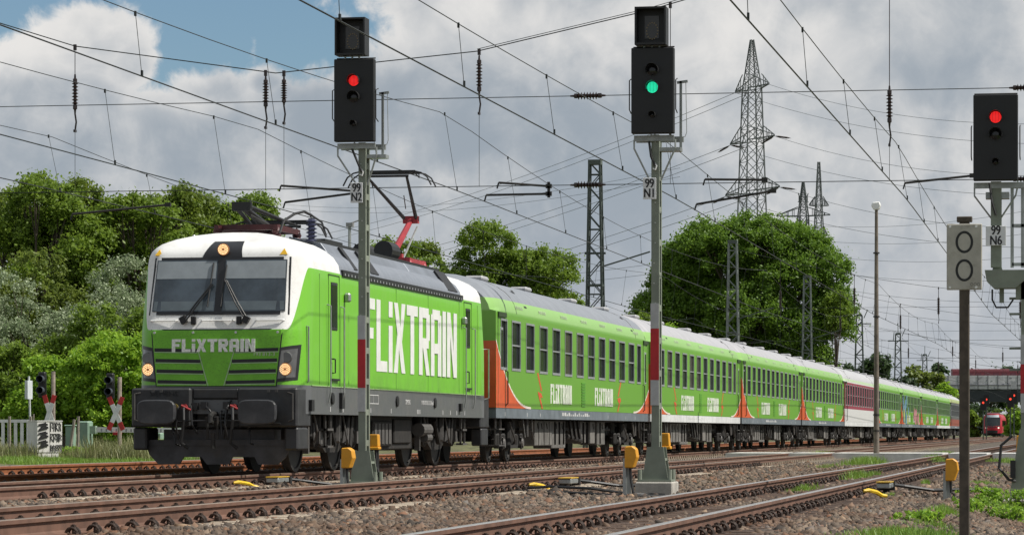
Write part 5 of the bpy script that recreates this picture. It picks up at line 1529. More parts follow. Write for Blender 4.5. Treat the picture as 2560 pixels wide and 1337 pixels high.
for i, (ya, yb) in enumerate(((330, 470), (352, 480), (560, 640), (585, 655), (690, 735))):
    conductor(px(700, yb + 40, 800), px(1700, ya + 90, 500), 3.0, ['topmost', 'second', 'middle', 'fourth', 'lowest'][i] + ' faint power line slanting behind the N1 signal mast', .03)

# ================================================================== TREES, SHRUBS, GRASS
def leaf_material(name, cols, trans=.42, rough=.5):
    m = bpy.data.materials.new(name); m.use_nodes = True; E.nt = m.node_tree
    b = E.nt.nodes['Principled BSDF']; o = E.nt.nodes['Material Output']
    t = node('ShaderNodeTexCoord').outputs['Object']
    g = E(node('ShaderNodeNewGeometry').outputs['Random Per Island'])
    c = mixc(noise(t, .55, 3).sstep(.35, .65), cols[0], cols[1])
    c = mixc(g.sstep(.45, 1.0) * .8, c, cols[2])
    link(c, b.inputs['Base Color']); b.inputs['Roughness'].default_value = rough; b.inputs['Specular IOR Level'].default_value = .35
    tr = node('ShaderNodeBsdfTranslucent'); link(mixc(.5, c, tuple(min(1, q * 1.6) for q in cols[2])), tr.inputs[0])
    mx = node('ShaderNodeMixShader'); mx.inputs[0].default_value = trans
    link(b.outputs[0], mx.inputs[1]); link(tr.outputs[0], mx.inputs[2]); link(mx.outputs[0], o.inputs[0])
    return m
LM = dict(
    deep=leaf_material('leaves_deep', ((0.088, 0.141, 0.018), (0.125, 0.189, 0.022), (0.208, 0.273, 0.040))),
    mid=leaf_material('leaves_mid', ((0.104, 0.176, 0.018), (0.146, 0.229, 0.024), (0.229, 0.326, 0.045))),
    bright=leaf_material('leaves_bright', ((.15, .28, .022), (.21, .37, .03), (.34, .50, .05))),
    silver=leaf_material('leaves_silver', ((.12, .18, .07), (.18, .24, .11), (.52, .58, .40)), .25),
    olive=leaf_material('leaves_olive', ((.10, .15, .025), (.15, .20, .03), (.22, .28, .05))),
    weed=leaf_material('leaves_weed', ((.15, .28, .025), (.20, .36, .035), (.32, .48, .06))),
    deep2=leaf_material('leaves_round_tree', ((.085, .165, .018), (.12, .215, .022), (.19, .31, .04))),
    far=leaf_material('leaves_far', ((.04, .075, .028), (.055, .10, .035), (.08, .125, .05))))
bark = P('bark', (.075, .06, .045), .9, var=.3, bump=.5, bscale=12)
def leaves(centers, radii, per, size, up=.4):
    """clumps of leaf quads: centers (n,3), radii (n,), `per` leaves in each"""
    n = len(centers); N = n * per
    C = np.repeat(centers, per, 0); Rr = np.repeat(radii, per)[:, None]
    d = rng.normal(size=(N, 3)); d /= np.linalg.norm(d, axis=1)[:, None]
    pos = C + d * Rr * (np.abs(rng.normal(0, .55, (N, 1))) + .15) * np.array([1, 1, .8])
    nrm = rng.normal(size=(N, 3)) + d * 1.0 + np.array([0, 0, up]); nrm /= np.linalg.norm(nrm, axis=1)[:, None]
    a = np.cross(nrm, rng.normal(size=(N, 3))); a /= np.linalg.norm(a, axis=1)[:, None] + 1e-9
    b_ = np.cross(nrm, a)
    s = size * rng.uniform(.6, 1.3, (N, 1))
    V = np.stack([pos - a * s, pos - b_ * s * .55, pos + a * s, pos + b_ * s * .55], 1).reshape(-1, 3)
    return V, np.arange(N * 4).reshape(-1, 4)
def crown_points(lobes, n, fill=.25):
    """clump centres spread on (and a little inside) ellipsoid lobes"""
    w = np.array([l[3] * l[4] for l in lobes]); w = w / w.sum()
    out = []
    for l, k in zip(lobes, np.maximum(2, (w * n).astype(int))):
        d = rng.normal(size=(k, 3)); d[:, 2] = np.where(d[:, 2] < -.5, -d[:, 2], d[:, 2]); d /= np.linalg.norm(d, axis=1)[:, None]
        r = np.where(rng.random((k, 1)) < fill, rng.uniform(.3, .8, (k, 1)), rng.uniform(.8, 1.05, (k, 1)))
        out.append(np.array(l[:3]) + d * r * np.array([l[3], l[3], l[4]]))
    return np.concatenate(out)
def tree(name, label, cat, base, lobes, n, per, leaf, mat, clump, group=None, trunk=.25, twigs=6):
    """lobes: (x, y, z, radius, half height) about the base"""
    T = thing(name, base, label, cat, group)
    ctr = crown_points(lobes, n)
    V, Q = leaves(ctr, clump * rng.uniform(.6, 1.3, len(ctr)), per, leaf)
    fast('crown', V, Q, LM[mat], T)
    m = MB(); zt = max(l[2] for l in lobes)
    m.tube([(0, 0, -.2), (.05, 0, zt * .35), (-.05, .05, zt * .75)], [trunk, trunk * .8, trunk * .45], 8)
    for l in lobes[:twigs + 6]:
        s = Vector((0, 0, max(.3, l[2] * random.uniform(.35, .6)))); e = Vector((l[0], l[1], l[2] + l[4] * .3))
        m.tube([s, s.lerp(e, .5) + Vector((0, 0, l[4] * .15)), e], [trunk * .5, trunk * .3, trunk * .1], 6)
        for _ in range(3):
            q = e + Vector((random.uniform(-.8, .8) * l[3], random.uniform(-.8, .8) * l[3], random.uniform(-.2, .9) * l[4])); m.tube([s.lerp(e, .6), q], [trunk * .2, trunk * .05], 5)
    m.build('trunk', bark, T)
    return T
def rlobes(w, h0, h1, k, r=None, deep=None):
    """a bundle of lobes filling a crown w wide from h0 to h1"""
    deep = deep or w; L = []
    for _ in range(k):
        while True:
            a, b_, c_ = random.uniform(-1, 1), random.uniform(-1, 1), random.uniform(-1, 1)
            if a * a + b_ * b_ + c_ * c_ < 1: break
        q = (r or w * .22) * random.uniform(.75, 1.25)
        L.append((a * (w / 2 - q * .7), b_ * (deep / 2 - q * .7), h0 + (h1 - h0) * (c_ + 1) / 2 * (1 - q / (h1 - h0) * .6) + q * .3, q, q * .8))
    return L
def dome(w, h, k, r):
    """an even-topped crown: a row of lobes along the top edge, more filling the face below"""
    L = []
    for i in range(k):
        u = (i + .5) / k * 2 - 1
        q = r * random.uniform(.8, 1.2); z = h * (1 - .16 * u * u) - q * .72 - random.uniform(0, .09) * h
        L.append((u * w / 2, random.uniform(-.25, .25) * w, z, q, q * .8))
    for i in range(k * 3):
        q = r * random.uniform(.8, 1.3); L.append((random.uniform(-.55, .55) * w, random.uniform(-.4, .4) * w, random.uniform(.15, .75) * h, q, q * .85))
    return L
def at(pxx, d, z=-.25):
    p = px(pxx, YH, d); return (p.x, p.y, z)
zof = lambda y, d: CAMZ + (YH - y) / F * d + .25
# the wood behind the level crossing, tree by tree
wood = [(20, 158, 520, 420, 'deep', 'dark tree in the second row at the left edge'), (300, 160, 500, 420, 'deep', 'dark tree in the second row behind the silvery bush'), (480, 162, 520, 300, 'deep', 'dark tree in the second row beside the locomotive cab'), (160, 147, 470, 200, 'mid', 'rounded tree between the dark ones above the left crossing sign'), (-60, 150, 455, 360, 'deep', 'tall dark tree at the left edge of the picture'), (90, 146, 432, 260, 'mid', 'bushy tree second from the left edge, behind the fence'), (235, 150, 440, 240, 'deep', 'dark tree rising above the graffitied cabinet'),
        (350, 147, 450, 220, 'mid', 'leafy tree with a ragged top behind the crossing signs'), (430, 150, 440, 190, 'deep', 'dark tree just left of the locomotive roof'), (510, 154, 480, 190, 'mid', 'tree behind the left corner of the locomotive cab'), (615, 162, 485, 120, 'mid', 'small treetop showing above the folded pantograph'), (590, 156, 545, 160, 'deep', 'low tree hidden behind the locomotive cab')]
for x, d, y, w, mt, lab in wood:
    k = F / d; h = zof(y, d); wm = w / k
    tree('broadleaf_tree', lab, 'tree', at(x, d), dome(wm * 1.1, h, 8, max(.75, wm * .17)), 620, 95, .095, mt, .50, 'trees of the wood behind the crossing', .2)
sh = [(60, 124, 640, 330, 'olive', 'olive-leaved shrub at the far left, in front of the dark trees'), (250, 121, 640, 260, 'silver', 'silvery pale-leaved bush in the middle of the left wood'), (80, 119, 690, 330, 'silver', 'silvery bush low at the left edge behind the fence'), (340, 123, 625, 240, 'silver', 'silvery bush touching the left side of the locomotive'),
      (200, 116, 770, 220, 'mid', 'green bush behind the graffitied cabinet'), (290, 113, 800, 230, 'bright', 'bright green bush behind the two crossing signs'), (120, 114, 880, 170, 'bright', 'low bright green bush behind the left crossing sign'), (345, 114, 790, 150, 'bright', 'bright green bush beside the locomotive headlight'), (20, 116, 830, 190, 'mid', 'low green bush at the left edge above the fence'), (410, 118, 700, 200, 'mid', 'bush hidden behind the locomotive nose')]
for x, d, y, w, mt, lab in sh:
    k = F / d; h = zof(y, d); wm = w / k
    tree('leafy_bush', lab, 'bush', at(x, d), rlobes(wm * 1.25, 0.1, h, 28, wm * .2, wm * .8), 420, 80, .055 if mt == 'silver' else .075, mt, .33, 'bushes behind the crossing', .06)
# behind the train: the middle tree and the big round one
d = 235
k = F / d
tl = [(-2.6, 0, 11.0, 2.6, 2.2), (-1.6, 0, 14.2, 2.1, 2.0), (.5, .5, 12.6, 1.8, 1.7), (3.0, 0, 12.4, 2.2, 1.8), (-3.4, .5, 8.0, 1.9, 1.8), (.5, 0, 9.4, 2.8, 2.2), (3.3, 0, 9.4, 1.9, 1.8), (4.2, 0, 7.2, 1.6, 1.4), (1.5, 0, 6.4, 2.8, 2), (-2, 0, 6, 2.4, 1.8), (5.0, 0, 5.6, 1.3, 1.0), (3.2, 0, 4.6, 2, 1.6), (-1, .5, 11.5, 2.4, 2.2), (1.8, .5, 10.8, 2.2, 2), (-2.2, 0, 9.6, 2.2, 2), (2.4, .3, 8, 2.2, 2), (-.5, 0, 7.2, 2.6, 2), (4.6, .2, 9.8, 1.2, 1.1)]
tree('broadleaf_tree', 'green tree in the middle, above the joint of locomotive and first coach', 'tree', at(1270, d), tl, 1100, 130, .12, 'mid', .62, 'trees beyond the train', .3)
tree('broadleaf_tree', 'low dark tree behind the raised pantograph', 'tree', at(1030, 240), rlobes(6.5, 3, zof(578, 240), 16, 1.5), 300, 110, .12, 'mid', .5, 'trees beyond the train', .2)
tree('leafy_bush', 'low foliage in the gap just right of the raised pantograph', 'bush', at(1060, 228), rlobes(8, 2.5, zof(640, 228), 14, 1.4), 240, 90, .12, 'mid', .5, 'bushes beyond the train', .15)
tree('broadleaf_tree', 'low tree between the pantograph and the middle tree', 'tree', at(1085, 246), rlobes(5.5, 3, zof(575, 246), 12, 1.3), 260, 110, .12, 'deep', .55, 'trees beyond the train', .2)
tree('broadleaf_tree', 'low treetop just left of the raised pantograph foot', 'tree', at(960, 240), rlobes(4.5, 3, zof(605, 240), 10, 1.2), 200, 110, .12, 'mid', .5, 'trees beyond the train', .2)
d = 290; k = F / d
def bl(pxx, y, r, rz=None): return ((pxx - 1880) / k, random.uniform(-2, 2), zof(y, d), r / k, (rz or r * .85) / k)
big = [bl(1890, 620, 95), bl(1780, 630, 85), bl(1990, 630, 85), bl(1720, 690, 75), bl(2050, 690, 80), bl(1850, 700, 120), bl(1960, 720, 110), bl(1760, 770, 90), bl(2060, 790, 65), bl(1880, 800, 120), bl(1990, 840, 80), bl(1700, 790, 70), bl(1800, 860, 90), bl(1930, 880, 80), bl(1720, 860, 70), bl(2085, 740, 40), bl(2060, 840, 40), bl(1950, 940, 90), bl(1850, 950, 90), bl(1760, 930, 80), bl(2030, 910, 60), bl(1690, 900, 60), bl(1640, 850, 50), bl(1670, 770, 50), bl(1640, 775, 55), bl(1610, 815, 50), bl(1680, 715, 65), bl(1715, 650, 65), bl(1650, 850, 60), bl(2105, 775, 40), bl(2090, 830, 45)]
tree('broadleaf_tree', 'huge round tree with a dense dark green crown under the pylon', 'tree', at(1880, d), big, 2500, 135, .14, 'deep2', .80, 'trees beyond the train', .6)
tree('leafy_bush', 'straggly bush sticking out left of the big round tree', 'bush', at(1590, 282), rlobes(3.9, 6.5, zof(735, 282), 9, .9), 130, 80, .12, 'mid', .45, 'bushes beyond the train', .2)
tree('leafy_bush', 'yellow-green bush at the foot of the big round tree', 'bush', at(1675, 262), rlobes(2.2, 5, zof(775, 262), 7, .7), 80, 80, .11, 'bright', .36, 'bushes beyond the train', .12)
tree('leafy_bush', 'thin bush hanging out right of the big round tree', 'bush', at(2090, 284), rlobes(2.6, 9, zof(700, 284), 8, .8), 100, 70, .12, 'mid', .42, 'bushes beyond the train', .12)
# towards the horizon on the right
rt_ = [(2175, 420, 875, 110, 'far', 'small dark tree left of the slender lamp post, behind the coaches'), (2235, 470, 905, 90, 'far', 'dark tree just right of the slender lamp post'), (2290, 480, 900, 100, 'olive', 'olive tree behind the tail of the train'), (2340, 470, 930, 90, 'olive', 'olive bushy tree behind the last green coaches'), (2370, 430, 945, 60, 'bright', 'yellow-green bush by the last coach'),
       (2095, 430, 910, 90, 'far', 'low dark tree behind the red and white coach'), (2350, 900, 905, 90, 'far', 'far grey-green tree behind the road bridge, left of the hectometre post'), (2480, 1000, 905, 170, 'far', 'far grey-green treetops above the bridge'), (2130, 700, 915, 100, 'far', 'far low tree on the horizon right of the big tree')]
for x, d, y, w, mt, lab in rt_:
    k = F / d; h = zof(y, d); wm = w / k
    tree('broadleaf_tree', lab, 'tree', at(x, d), rlobes(wm * 1.2, h * .1, h, 16, wm * .2), 200, 36, .30 if d < 600 else .6, mt, wm * .10, 'trees far down the line', .2)
rb = [(2410, 560, 985, 60, 'far', 'dark bush under the left end of the bridge'), (2450, 590, 1005, 80, 'far', 'dark bush under the bridge behind the red railcar'), (2520, 540, 1000, 70, 'mid', 'green bush under the bridge right of the red railcar'), (2545, 500, 1020, 60, 'bright', 'bright bush low at the right edge below the bridge'), (2500, 560, 1030, 50, 'olive', 'olive bush directly behind the red railcar'), (2430, 520, 1010, 46, 'mid', 'green bush left of the red railcar')]
for x, d, y, w, mt, lab in rb:
    k = F / d; h = zof(y, d); wm = w / k
    tree('leafy_bush', lab, 'bush', at(x, d, -.5), rlobes(wm * 1.2, 0, h, 14, wm * .22), 150, 34, .3, mt, wm * .11, 'bushes below the bridge', .15)

# grass and weeds
def grass(name, spots, mat, kind='stuff'):
    Vs, Qs, o = [], [], 0
    for (x, y, rx, ry, n, h) in spots:
        a = rng.normal(0, .5, n) * rx; b_ = rng.normal(0, .5, n) * ry
        X, Y = x + a, y + b_; Z = ground_z(X) - .03
        hh = h * rng.uniform(.35, 1.15, n) * np.exp(-(a / rx) ** 2 * .5)
        th = rng.uniform(0, 2 * math.pi, n); ln = rng.uniform(.1, .6, n) * hh; w = rng.uniform(.004, .010, n) * (1 + h * 1.2)
        B = np.stack([X, Y, Z], 1); T_ = B + np.stack([ln * np.cos(th), ln * np.sin(th), hh], 1); Mi = B + np.stack([ln * .3 * np.cos(th), ln * .3 * np.sin(th), hh * .55], 1)
        s = np.stack([w * np.cos(th + 1.57), w * np.sin(th + 1.57), 0 * w], 1)
        V = np.stack([B - s, B + s, Mi + s * .8, Mi - s * .8, T_ + s * .15, T_ - s * .15], 1).reshape(-1, 3)
        q = np.array([(0, 1, 2, 3), (3, 2, 4, 5)])
        Qs.append((np.arange(n)[:, None, None] * 6 + q[None]).reshape(-1, 4) + o); Vs.append(V); o += n * 6
    return tag(fast(name, np.concatenate(Vs), np.concatenate(Qs), LM[mat] if isinstance(mat, str) else mat), kind=kind)
LM['grass'] = leaf_material('grass_blades', ((.11, .23, .022), (.15, .29, .03), (.26, .35, .07)), .3)
LM['dry'] = leaf_material('grass_dry', ((.16, .19, .07), (.20, .22, .085), (.32, .30, .15)), .25)
sp = []
for _ in range(170):     # the strip in front of the fence: low near the rails, higher behind
    d_ = random.uniform(94, 112); q = px(random.uniform(-40, 470), YH, d_)
    if q.x > -28.6: continue
    sp.append((q.x, q.y, .8, 1.0, 200, random.uniform(.10, .26)))
grass('verge_grass', sp, 'grass')
sp = []
for a_, b_, n_, h0, h1 in ((-30, 84, 34, .35, .62), (168, 240, 14, .25, .5), (215, 400, 60, .4, .85)):
    for _ in range(n_):
        d_ = random.uniform(103, 110); q = px(random.uniform(a_, b_), YH, d_); sp.append((q.x, q.y, .6, .8, 110, random.uniform(h0, h1)))
grass('tall_dry_grass', sp, 'dry')
def gat(pxx, pyb, z=-.2):
    d = F * (CAMZ - z) / (pyb - YH); p = px(pxx, YH, d); return p.x, p.y
sp = []
for x, y, rx, ry, n, h in ((1905, 1150, .5, 6, 900, .20), (1985, 1150, .4, 4, 500, .18), (2055, 1143, .35, 3, 700, .30), (2165, 1152, .6, 5, 1100, .30), (2080, 1160, .5, 4, 500, .16), (2010, 1222, .18, 2.2, 500, .16), (2140, 1192, .25, 3, 700, .22), (2180, 1185, .2, 2, 400, .16), (2330, 1152, .35, 3.5, 900, .28),
                           (2110, 1241, .08, .5, 200, .10), (2225, 1237, .12, .8, 300, .12), (2240, 1200, .1, .6, 200, .14), (2360, 1265, .25, .8, 700, .16), (2315, 1205, .1, .6, 200, .14), (2460, 1150, .7, 4, 900, .16), (2520, 1150, .7, 4, 900, .18), (2355, 1130, .6, 8, 500, .22), (2290, 1322, .8, 1.0, 2600, .16), (2350, 1318, .6, .9, 1800, .18), (2500, 1325, .9, .9, 2600, .15), (2470, 1215, .7, 2, 900, .14), (2540, 1230, .6, 2, 800, .16), (2500, 1180, .6, 3, 700, .12), (2290, 1330, .9, .8, 2600, .12), (2440, 1330, .9, .7, 2200, .12), (2330, 1290, .4, .8, 700, .12), (2480, 1240, .6, 1.5, 1600, .15), (2450, 1200, .5, 2, 900, .12), (2540, 1320, .5, .6, 1500, .2), (1990, 1205, .1, .8, 150, .12), (2210, 1128, .6, 8, 500, .15)):
    X, Y = gat(x, y); sp.append((X, Y, rx, ry, n, h))
grass('grass_tufts', sp, 'grass')
def weed(pxx, pyb, w, h, n, label, mat='weed'):
    X, Y = gat(pxx, pyb, -.35); z = float(ground_z(X))
    T = thing('weed_plant', (X, Y, z), label, 'weed plant', 'weeds at the right-hand verge')
    c = np.stack([rng.normal(0, w * .4, n), rng.normal(0, w * .4, n), rng.uniform(.05, h, n)], 1)
    V, Q = leaves(c, np.full(n, .05), 12, .030, .9); fast('leaves', V, Q, LM[mat], T)
    m = MB()
    for q in c[: min(n, 30)]: m.tube([(q[0] * .4, q[1] * .4, -.02), tuple(q)], .004, 4)
    m.build('stems', bark, T)
for a in ((2470, 1262, .35, .26, 60, 'bright weed in front of the concrete foot of the tall bracket post'), (2440, 1285, .30, .22, 50, 'bright leafy weed just right of the hectometre post'), (2520, 1290, .35, .22, 60, 'broad bright weed at the right edge below the post foundation'), (2300, 1320, .35, .14, 50, 'low weed at the bottom edge left of the hectometre post'), (2550, 1262, .25, .3, 40, 'tall weed beside the foundation at the right edge')):
    weed(*a)

for a in ((190, 105, .7, .45, 110, 'bright low weed right of the graffitied cabinet'), (60, 105, .7, .4, 90, 'bright low weed left of the graffitied cabinet'), (400, 106, .5, .7, 90, 'leafy weed beside the second barrier post')):
    q = px(a[0], YH, a[1]); T = thing('weed_plant', (q.x, q.y, -.25), a[5], 'weed plant', 'weeds by the level crossing')
    n = a[4]; c = np.stack([rng.normal(0, a[2] * .5, n), rng.normal(0, a[2] * .4, n), rng.uniform(.05, a[3], n)], 1)
    V, Q = leaves(c, np.full(n, .12), 26, .05, .9); fast('leaves', V, Q, LM['weed'], T)
    m = MB()
    for w_ in c[:30]: m.tube([(w_[0] * .4, w_[1] * .4, -.02), tuple(w_)], .006, 4)
    m.build('stems', bark, T)

# the wood on the other side of the line: the photo shows it only as the dark green mirrored in the coach windows
n = 2600
c = np.stack([rng.uniform(24, 34, n), rng.uniform(170, 950, n), rng.uniform(.5, 15, n)], 1)
V, Q = leaves(c, np.full(n, 2.2), 40, .42)
tag(fast('lineside_wood', V, Q, LM['deep2']), kind='stuff')

# ================================================================== THE LEVEL CROSSING ON THE LEFT
DG = 108
def cp_(x, d=DG, z=-.25):
    p = px(x, YH, d); return Vector((p.x, p.y, z))
zz = lambda y, d=DG: CAMZ + (YH - y) / F * d
# graffitied cabinet
p = cp_(127, 104); T = thing('switch_cabinet', p, 'white lineside cabinet covered in black graffiti', 'cabinet', rz=R(48))
cab = P('cabinet_white', (.62, .61, .58), .6, var=.1, dirt=(.35, .33, .28), dirt_amt=.5)
h = zz(1053, 104) + .25
m = MB(); m.bx(-.50, .42, 0, .6, .32, h); m.bx(-.46, .38, .02, .58, -.1, .315); m.bx(-.52, .44, -.02, .62, h, h + .03); m.build('cabinet_body', cab, T, bevel=.01)
m = MB(); m.bx(.42, .424, .05, .055, .35, h - .05); m.bx(-.04, -.03, -.006, .0, .32, h - .02); m.build('door_seam', black, T)
random.seed(5)
m = MB(); lift = 0
def stroke(pts, w):
    global lift
    for (a, b_) in zip(pts, pts[1:]):
        lift += .0004; A = Vector((a[0], 0, a[1])); B = Vector((b_[0], 0, b_[1])); t_ = (B - A).normalized(); n = Vector((-t_.z, 0, t_.x)) * w; y = -.006 - lift
        m.add([(q.x, y, q.z) for q in (A + n - t_ * w * .5, A - n - t_ * w * .5, B - n + t_ * w * .5, B + n + t_ * w * .5)], [(0, 1, 2, 3)])
for row, z0, hh in ((0, 1.0, .28), (1, .66, .26), (2, .36, .2)):
    x = -.02
    while x < .38:
        w_ = random.uniform(.07, .1)
        stroke([(x + random.uniform(-.01, .02), z0), (x + random.uniform(0, .02), z0 + hh * .98), (x + w_, z0 + hh * random.uniform(.7, 1)), (x + w_ * random.uniform(.1, .9), z0 + hh * .5), (x + w_, z0 + random.uniform(0, .1))], .014)
        x += w_ + .02
for z0 in (1.02, .74, .46):
    stroke([(-.46, z0 + .18), (-.2, z0 + .24), (-.44, z0 + .02), (-.12, z0 + .10), (-.34, z0 + .16), (-.14, z0 + .2)], .03)
m.build('graffiti', black, T, fix=False)
# the two St Andrew's crosses with their lights
def crossing_sign(pxx, d, ytop, ymid, label, lamp_dx, w):
    p = cp_(pxx, d); T = thing('crossing_sign', p, label, 'crossing sign', 'level crossing signs')
    H = zz(ytop, d) + .25; zc = zz(ymid, d) + .25
    m = MB(); m.tube([(.10, .08, -.1), (.10, .08, H)], .07, 8); m.build('post', P('post_rusty_grey', (.30, .25, .21), .7, var=.35), T)
    L = .58
    for k, s in enumerate((-1, 1)):
        q = Matrix.Rotation(s * w, 3, 'Y'); y = -.01 - .03 * k
        A = MB(); A.box((0, y, zc), (.15, .02, L * 1.1), rot=q)
        b_ = A.build('cross_arm', white_m, T)
        A = MB()
        for e in (-1, 1):
            c_ = q @ Vector((0, 0, e * (L * .55 + .135))); A.box((c_.x, y, zc + c_.z), (.15, .02, .27), rot=q)
        A.build('red_tip', P('cross_red', (.52, .03, .03), .5), b_)
    m = MB(); z = zz(ymid - (80 if lamp_dx < -.3 else 55), d) + .25 - .25
    m.bx(lamp_dx - .12, lamp_dx + .12, .0, .2, z, z + .85)
    lb = m.build('light_housing', black, T, bevel=.03)
    m = MB()
    for zq in (z + .25, z + .62): m.lathe([(.115, 0), (.125, -.22), (.11, -.22), (.10, 0)], (lamp_dx, 0, zq), 'Y', 14)
    build_each(m, 'light_hood', P('hood_blue_grey', (.05, .06, .075), .5), lb)
    return T
crossing_sign(124, 106, 928, 1030, "left red and white crossing sign with dark lights, behind the graffitied cabinet", -.28, R(18))
crossing_sign(290, 106, 942, 1033, "red and white crossing sign above the white barrier boom", -.22, R(24))
# barrier machine and boom
p = cp_(207, 107); T = thing('barrier_machine', p, 'pale green barrier machine with a lowered white boom reaching right', 'level crossing barrier')
gp = P('barrier_green', (.23, .34, .26), .5, var=.1)
hh = zz(1052, 107) + .25
m = MB(); m.bx(-.20, .20, 0, .5, 0, hh); m.build('housing', gp, T, bevel=.04)
m = MB(); m.bx(.20, .40, .1, .3, hh - .42, hh - .16); m.build('boom_clamp', P('clamp_green', (.32, .42, .32), .5), T)
m = MB(); m.bar((.38, .2, hh - .28), (6.0, .2, hh - .34), .10, .17); b_ = m.build('boom', white_m, T)
m = MB()
for k in range(14): m.box((.6 + .17 * k, .145, hh - .29 - .002 * k), (.05, .006, .10))
m.build('boom_marks', P('boom_mark', (.3, .3, .32), .5), b_)
m = MB(); m.bx(1.0, 1.25, .09, .3, hh - .46, hh - .37); m.build('boom_red', red_m, b_)
p = cp_(386, 107); T = thing('barrier_post', p, 'pale green second barrier post half hidden by the locomotive buffer', 'barrier post')
m = MB(); m.bx(-.36, .0, 0, .4, 0, .55); m.bx(.0, .22, .0, .4, .0, .95); m.build('housing', gp, T, bevel=.03)
p = cp_(172, 108); T = thing('relay_box', p, 'small pale green box behind the leaning stake', 'relay box')
m = MB(); m.bx(-.12, .16, 0, .3, .2, zz(1065, 108) + .25); m.bx(-.16, .2, -.03, .33, zz(1065, 108) + .25, zz(1065, 108) + .30); m.build('housing', gp, T, bevel=.02)
# white picket railing and stakes
p = cp_(-20, 108); T = thing('picket_fence', p, 'white painted metal railing at the left edge of the crossing', 'fence')
m = MB(); z1 = zz(1048, 108) + .25; m.bx(-.6, 1.34, -.03, .03, z1 - .10, z1)
m.bx(-.6, 1.34, -.025, .025, .25, .32); m.build('rails', white_m, T)
m = MB()
for k in range(9): m.bx(-.55 + .22 * k, -.44 + .22 * k, -.012, .012, .32, z1 - .1)
m.build('pickets', white_m, T)
stk = P('stake_wood', (.26, .23, .19), .9, var=.3)
for x, y, lean, lab in ((24, 1040, 0, 'grey wooden stake in front of the white railing'), (77, 1040, 0, 'grey wooden stake left of the graffitied cabinet'), (170, 1048, .22, 'leaning wooden stake right of the graffitied cabinet'), (194, 1040, .03, 'upright wooden stake left of the barrier machine'), (84, 1034, 0, 'thin stake close to the left crossing sign')):
    p = cp_(x, 106); m = MB(); hz = zz(y, 106) + .25
    m.tube([(0, 0, -.1), (lean, 0, hz)], .05 if x != 84 else .025, 7); tag(m.build('wooden_stake', stk, loc=p), lab, 'stake', 'stakes along the crossing verge')
p = cp_(76, 108); T = thing('road_sign', p, 'thin white pole with a narrow road sign seen edge-on', 'road sign')
m = MB(); m.tube([(.03, 0, 0), (-.05, 0, zz(940, 108) + .25)], .035, 7); m.build('pole', P('pole_pale', (.55, .58, .58), .5), T)
m = MB(); z0 = zz(1000, 108) + .25; m.box((-.06, 0, z0 + .35), (.10, .5, .62)); m.build('plate', P('plate_pale', (.60, .64, .66), .5), T)

# ================================================================== FAR RIGHT: BRIDGE, RAILCAR, RED SIGNALS
DB = 780; k = F / DB
bw_ = P('bridge_wall', (.50, .50, .53), .8, var=.15, scale=.3, dirt=(.14, .14, .18), dirt_amt=.7)
p0 = px(2322, YH, DB); T = thing('railway_bridge', (p0.x, p0.y, -.5), 'grey concrete bridge with painted panels far down the line', 'bridge', rz=YAW)
zt, zb_, zu = [CAMZ + (YH - y) / k + .5 for y in (938, 972, 1004)]
Lb = 34
m = MB(); m.bx(0, Lb, 0, 9, zb_, zt); m.build('parapet', bw_, T)
m = MB()
for i in range(12): m.bx(2.2 + i * 2.4, 2.35 + i * 2.4, -.08, 0, zb_, zt)
m.bx(0, Lb, -.15, -.001, zb_ + .9, zb_ + 1.05); m.build('panel_ribs', P('bridge_rib', (.10, .10, .12), .7), T)
m = MB(); m.bx(0, Lb, .4, 8.6, zu, zb_ - .01); m.build('girder', P('bridge_girder', (.03, .036, .044), .7), T)
m = MB()
for x_ in (2, 9.0, 24, 33): m.bx(x_ - .6, x_ + .6, 1, 8, 0, zu - .01)
m.build('pier', P('bridge_pier', (.06, .07, .075), .9), T)
random.seed(9)
m = MB()
for i in range(26):
    x_ = random.uniform(8, 32); z_ = random.uniform(zb_ + .3, zt - .4)
    m.bar((x_, -.02 - .001 * i, z_), (x_ + random.uniform(-.8, .8), -.02 - .001 * i, z_ + random.uniform(-.6, .6)), .03, random.uniform(.08, .16))
m.build('graffiti', P('bridge_graffiti', (.14, .14, .20), .7), T)
p1 = px(2322, YH, DB + 3.5); T = thing('suburban_train', (p1.x, p1.y, zt - .5), 'dark red train crossing the far bridge, only its roofline visible', 'train', rz=YAW)
tr = P('train_dark_red', (.12, .018, .026), .5)
m = MB(); prof = [(-1.4, -.2), (1.4, -.2), (1.4, 1.1), (1.25, 1.45), (.8, 1.62), (-.8, 1.62), (-1.25, 1.45), (-1.4, 1.1)]
m.prism(prof, 'YZ', 5.5, Lb + 6); m.build('body', tr, T)
m = MB()
for i in range(14): m.bx(7 + i * 2.1, 8.3 + i * 2.1, -1.43, -1.405, .0, .62)
m.build('window', P('train_window', (.10, .03, .04), .2), T)
m = MB(); m.tube([(22, 0, 1.62), (22.8, 0, 2.5), (22, 0, 3.3)], .12, 5); m.bar((21.2, 0, 3.35), (22.9, 0, 3.35), .15, .1); m.tube([(28, 0, 1.62), (28.5, 0, 3.0)], .12, 5); m.bar((27.4, 0, 3.05), (31, 0, 3.05), .15, .25); m.build('pantograph', black, T)
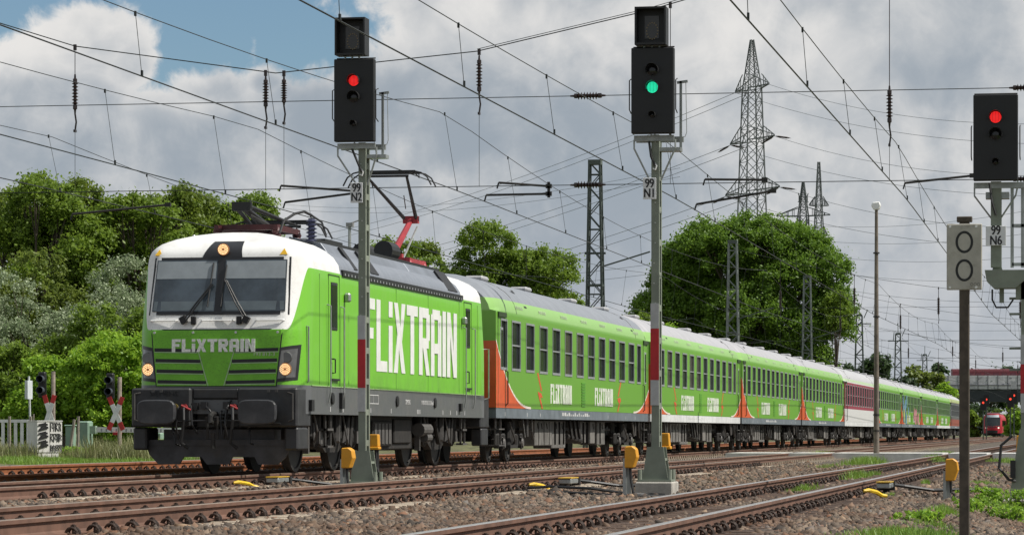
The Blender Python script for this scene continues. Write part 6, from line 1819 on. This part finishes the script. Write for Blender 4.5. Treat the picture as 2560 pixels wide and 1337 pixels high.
# red railcar
d = 505; p = px(2481, 1088, d); T = thing('red_railcar', (p.x, p.y, 0), 'small red diesel railcar approaching under the far bridge', 'railcar')
rc = P('railcar_red', (.40, .016, .03), .4)
m = MB()
def rw(z): return 1.46 if z < 2.6 else 1.46 - .5 * ((z - 2.6) / .95) ** 2
def ry(x, z): return .9 * abs(x / 1.46) ** 2.4 + (0 if z < 1.6 else (z - 1.6) * .45)
zsx = [.5, .8, 1.2, 1.6, 2.0, 2.4, 2.8, 3.1, 3.35, 3.55]
ss = [-1 + i / 6 for i in range(13)]
fr_ = [[(s * rw(z), ry(s * rw(z), z), z) for s in ss] for z in zsx]
m.grid(fr_)
for c_ in (0, -1): m.grid([[(r_[c_][0], r_[c_][1], r_[c_][2]), (r_[c_][0], 24, r_[c_][2])] for r_ in fr_])
m.grid([[(q[0], q[1], q[2]), (q[0], 24, q[2])] for q in fr_[-1]])
ob = m.build('body', rc, T, smooth=True)
def rp(x0, x1, z0, z1, mat, nm, off=.03):
    m = MB(); n = 6
    m.grid([[(x0 + (x1 - x0) * j / n, ry(x0 + (x1 - x0) * j / n, z0 + (z1 - z0) * i / n) - off, z0 + (z1 - z0) * i / n) for j in range(n + 1)] for i in range(n + 1)]); m.build(nm, mat, T, smooth=True, fix=False)
rp(-1.2, 1.2, 1.45, 3.0, glass_dark, 'windscreen'); rp(-1.0, 1.0, 3.0, 3.35, P('railcar_grey', (.45, .5, .55), .4), 'roof_front', .03); rp(-.8, .8, .52, .95, black, 'coupler_panel', .04)
m = MB()
for s in (-1, 1): m.lathe([(.13, 0), (.13, .06)], (s * .95, ry(.95, 1.35) - .09, 1.35), 'Y', 10)
m.build('headlight', EM('far_lamp', (1, .9, .75), 1.2), T)
m = MB(); m.bx(-1.2, 1.2, .8, 23, .15, .5); m.bx(-1.25, -.6, .5, 1, .1, .55); m.bx(.6, 1.25, .5, 1, .1, .55); m.build('underframe', black, T)
m = MB(); m.bx(1.465, 1.48, 2.2, 22, 1.6, 2.5); m.build('window_band', glass_dark, T)
m = MB(); m.bx(-1.1, 1.1, 2, 22, 3.55, 3.75); m.build('roof', P('railcar_roof', (.4, .42, .44), .5), T)
# distant red stop signals
for x, y, d, lab in ((2466, 998, 400, 'upper of two small red signal lights left of the bridge middle'), (2458, 1006, 380, 'lower small red signal light above the red railcar'), (2535, 988, 360, 'brighter red signal light with a white plate at the right edge'), (2526, 997, 350, 'red signal light just below the brighter one at the right edge')):
    p = px(x, y, d); zc = p.z
    T = thing('distant_signal', (p.x, p.y, -.3), lab, 'distant signal', 'small red lights far down the line')
    m = MB(); m.bx(-.07, .07, 0, .14, 0, zc - .5); m.build('mast', lattice_m, T)
    m = MB(); m.bx(-.34, .34, -.1, .1, zc - .6, zc + .85); m.build('signal_board', face_black, T)
    m = MB(); m.lathe([(.13, 0), (.13, .03)], (0, -.14, zc + .3), 'Y', 14); m.build('lens', EM('far_red', (1, .07, .035), 1.2), T)
    if x == 2535:
        m = MB(); m.bx(-.36, .30, -.1, -.05, zc + 1.0, zc + 1.9); m.build('indicator_plate', P('ind_plate', (.5, .52, .52), .5), T)
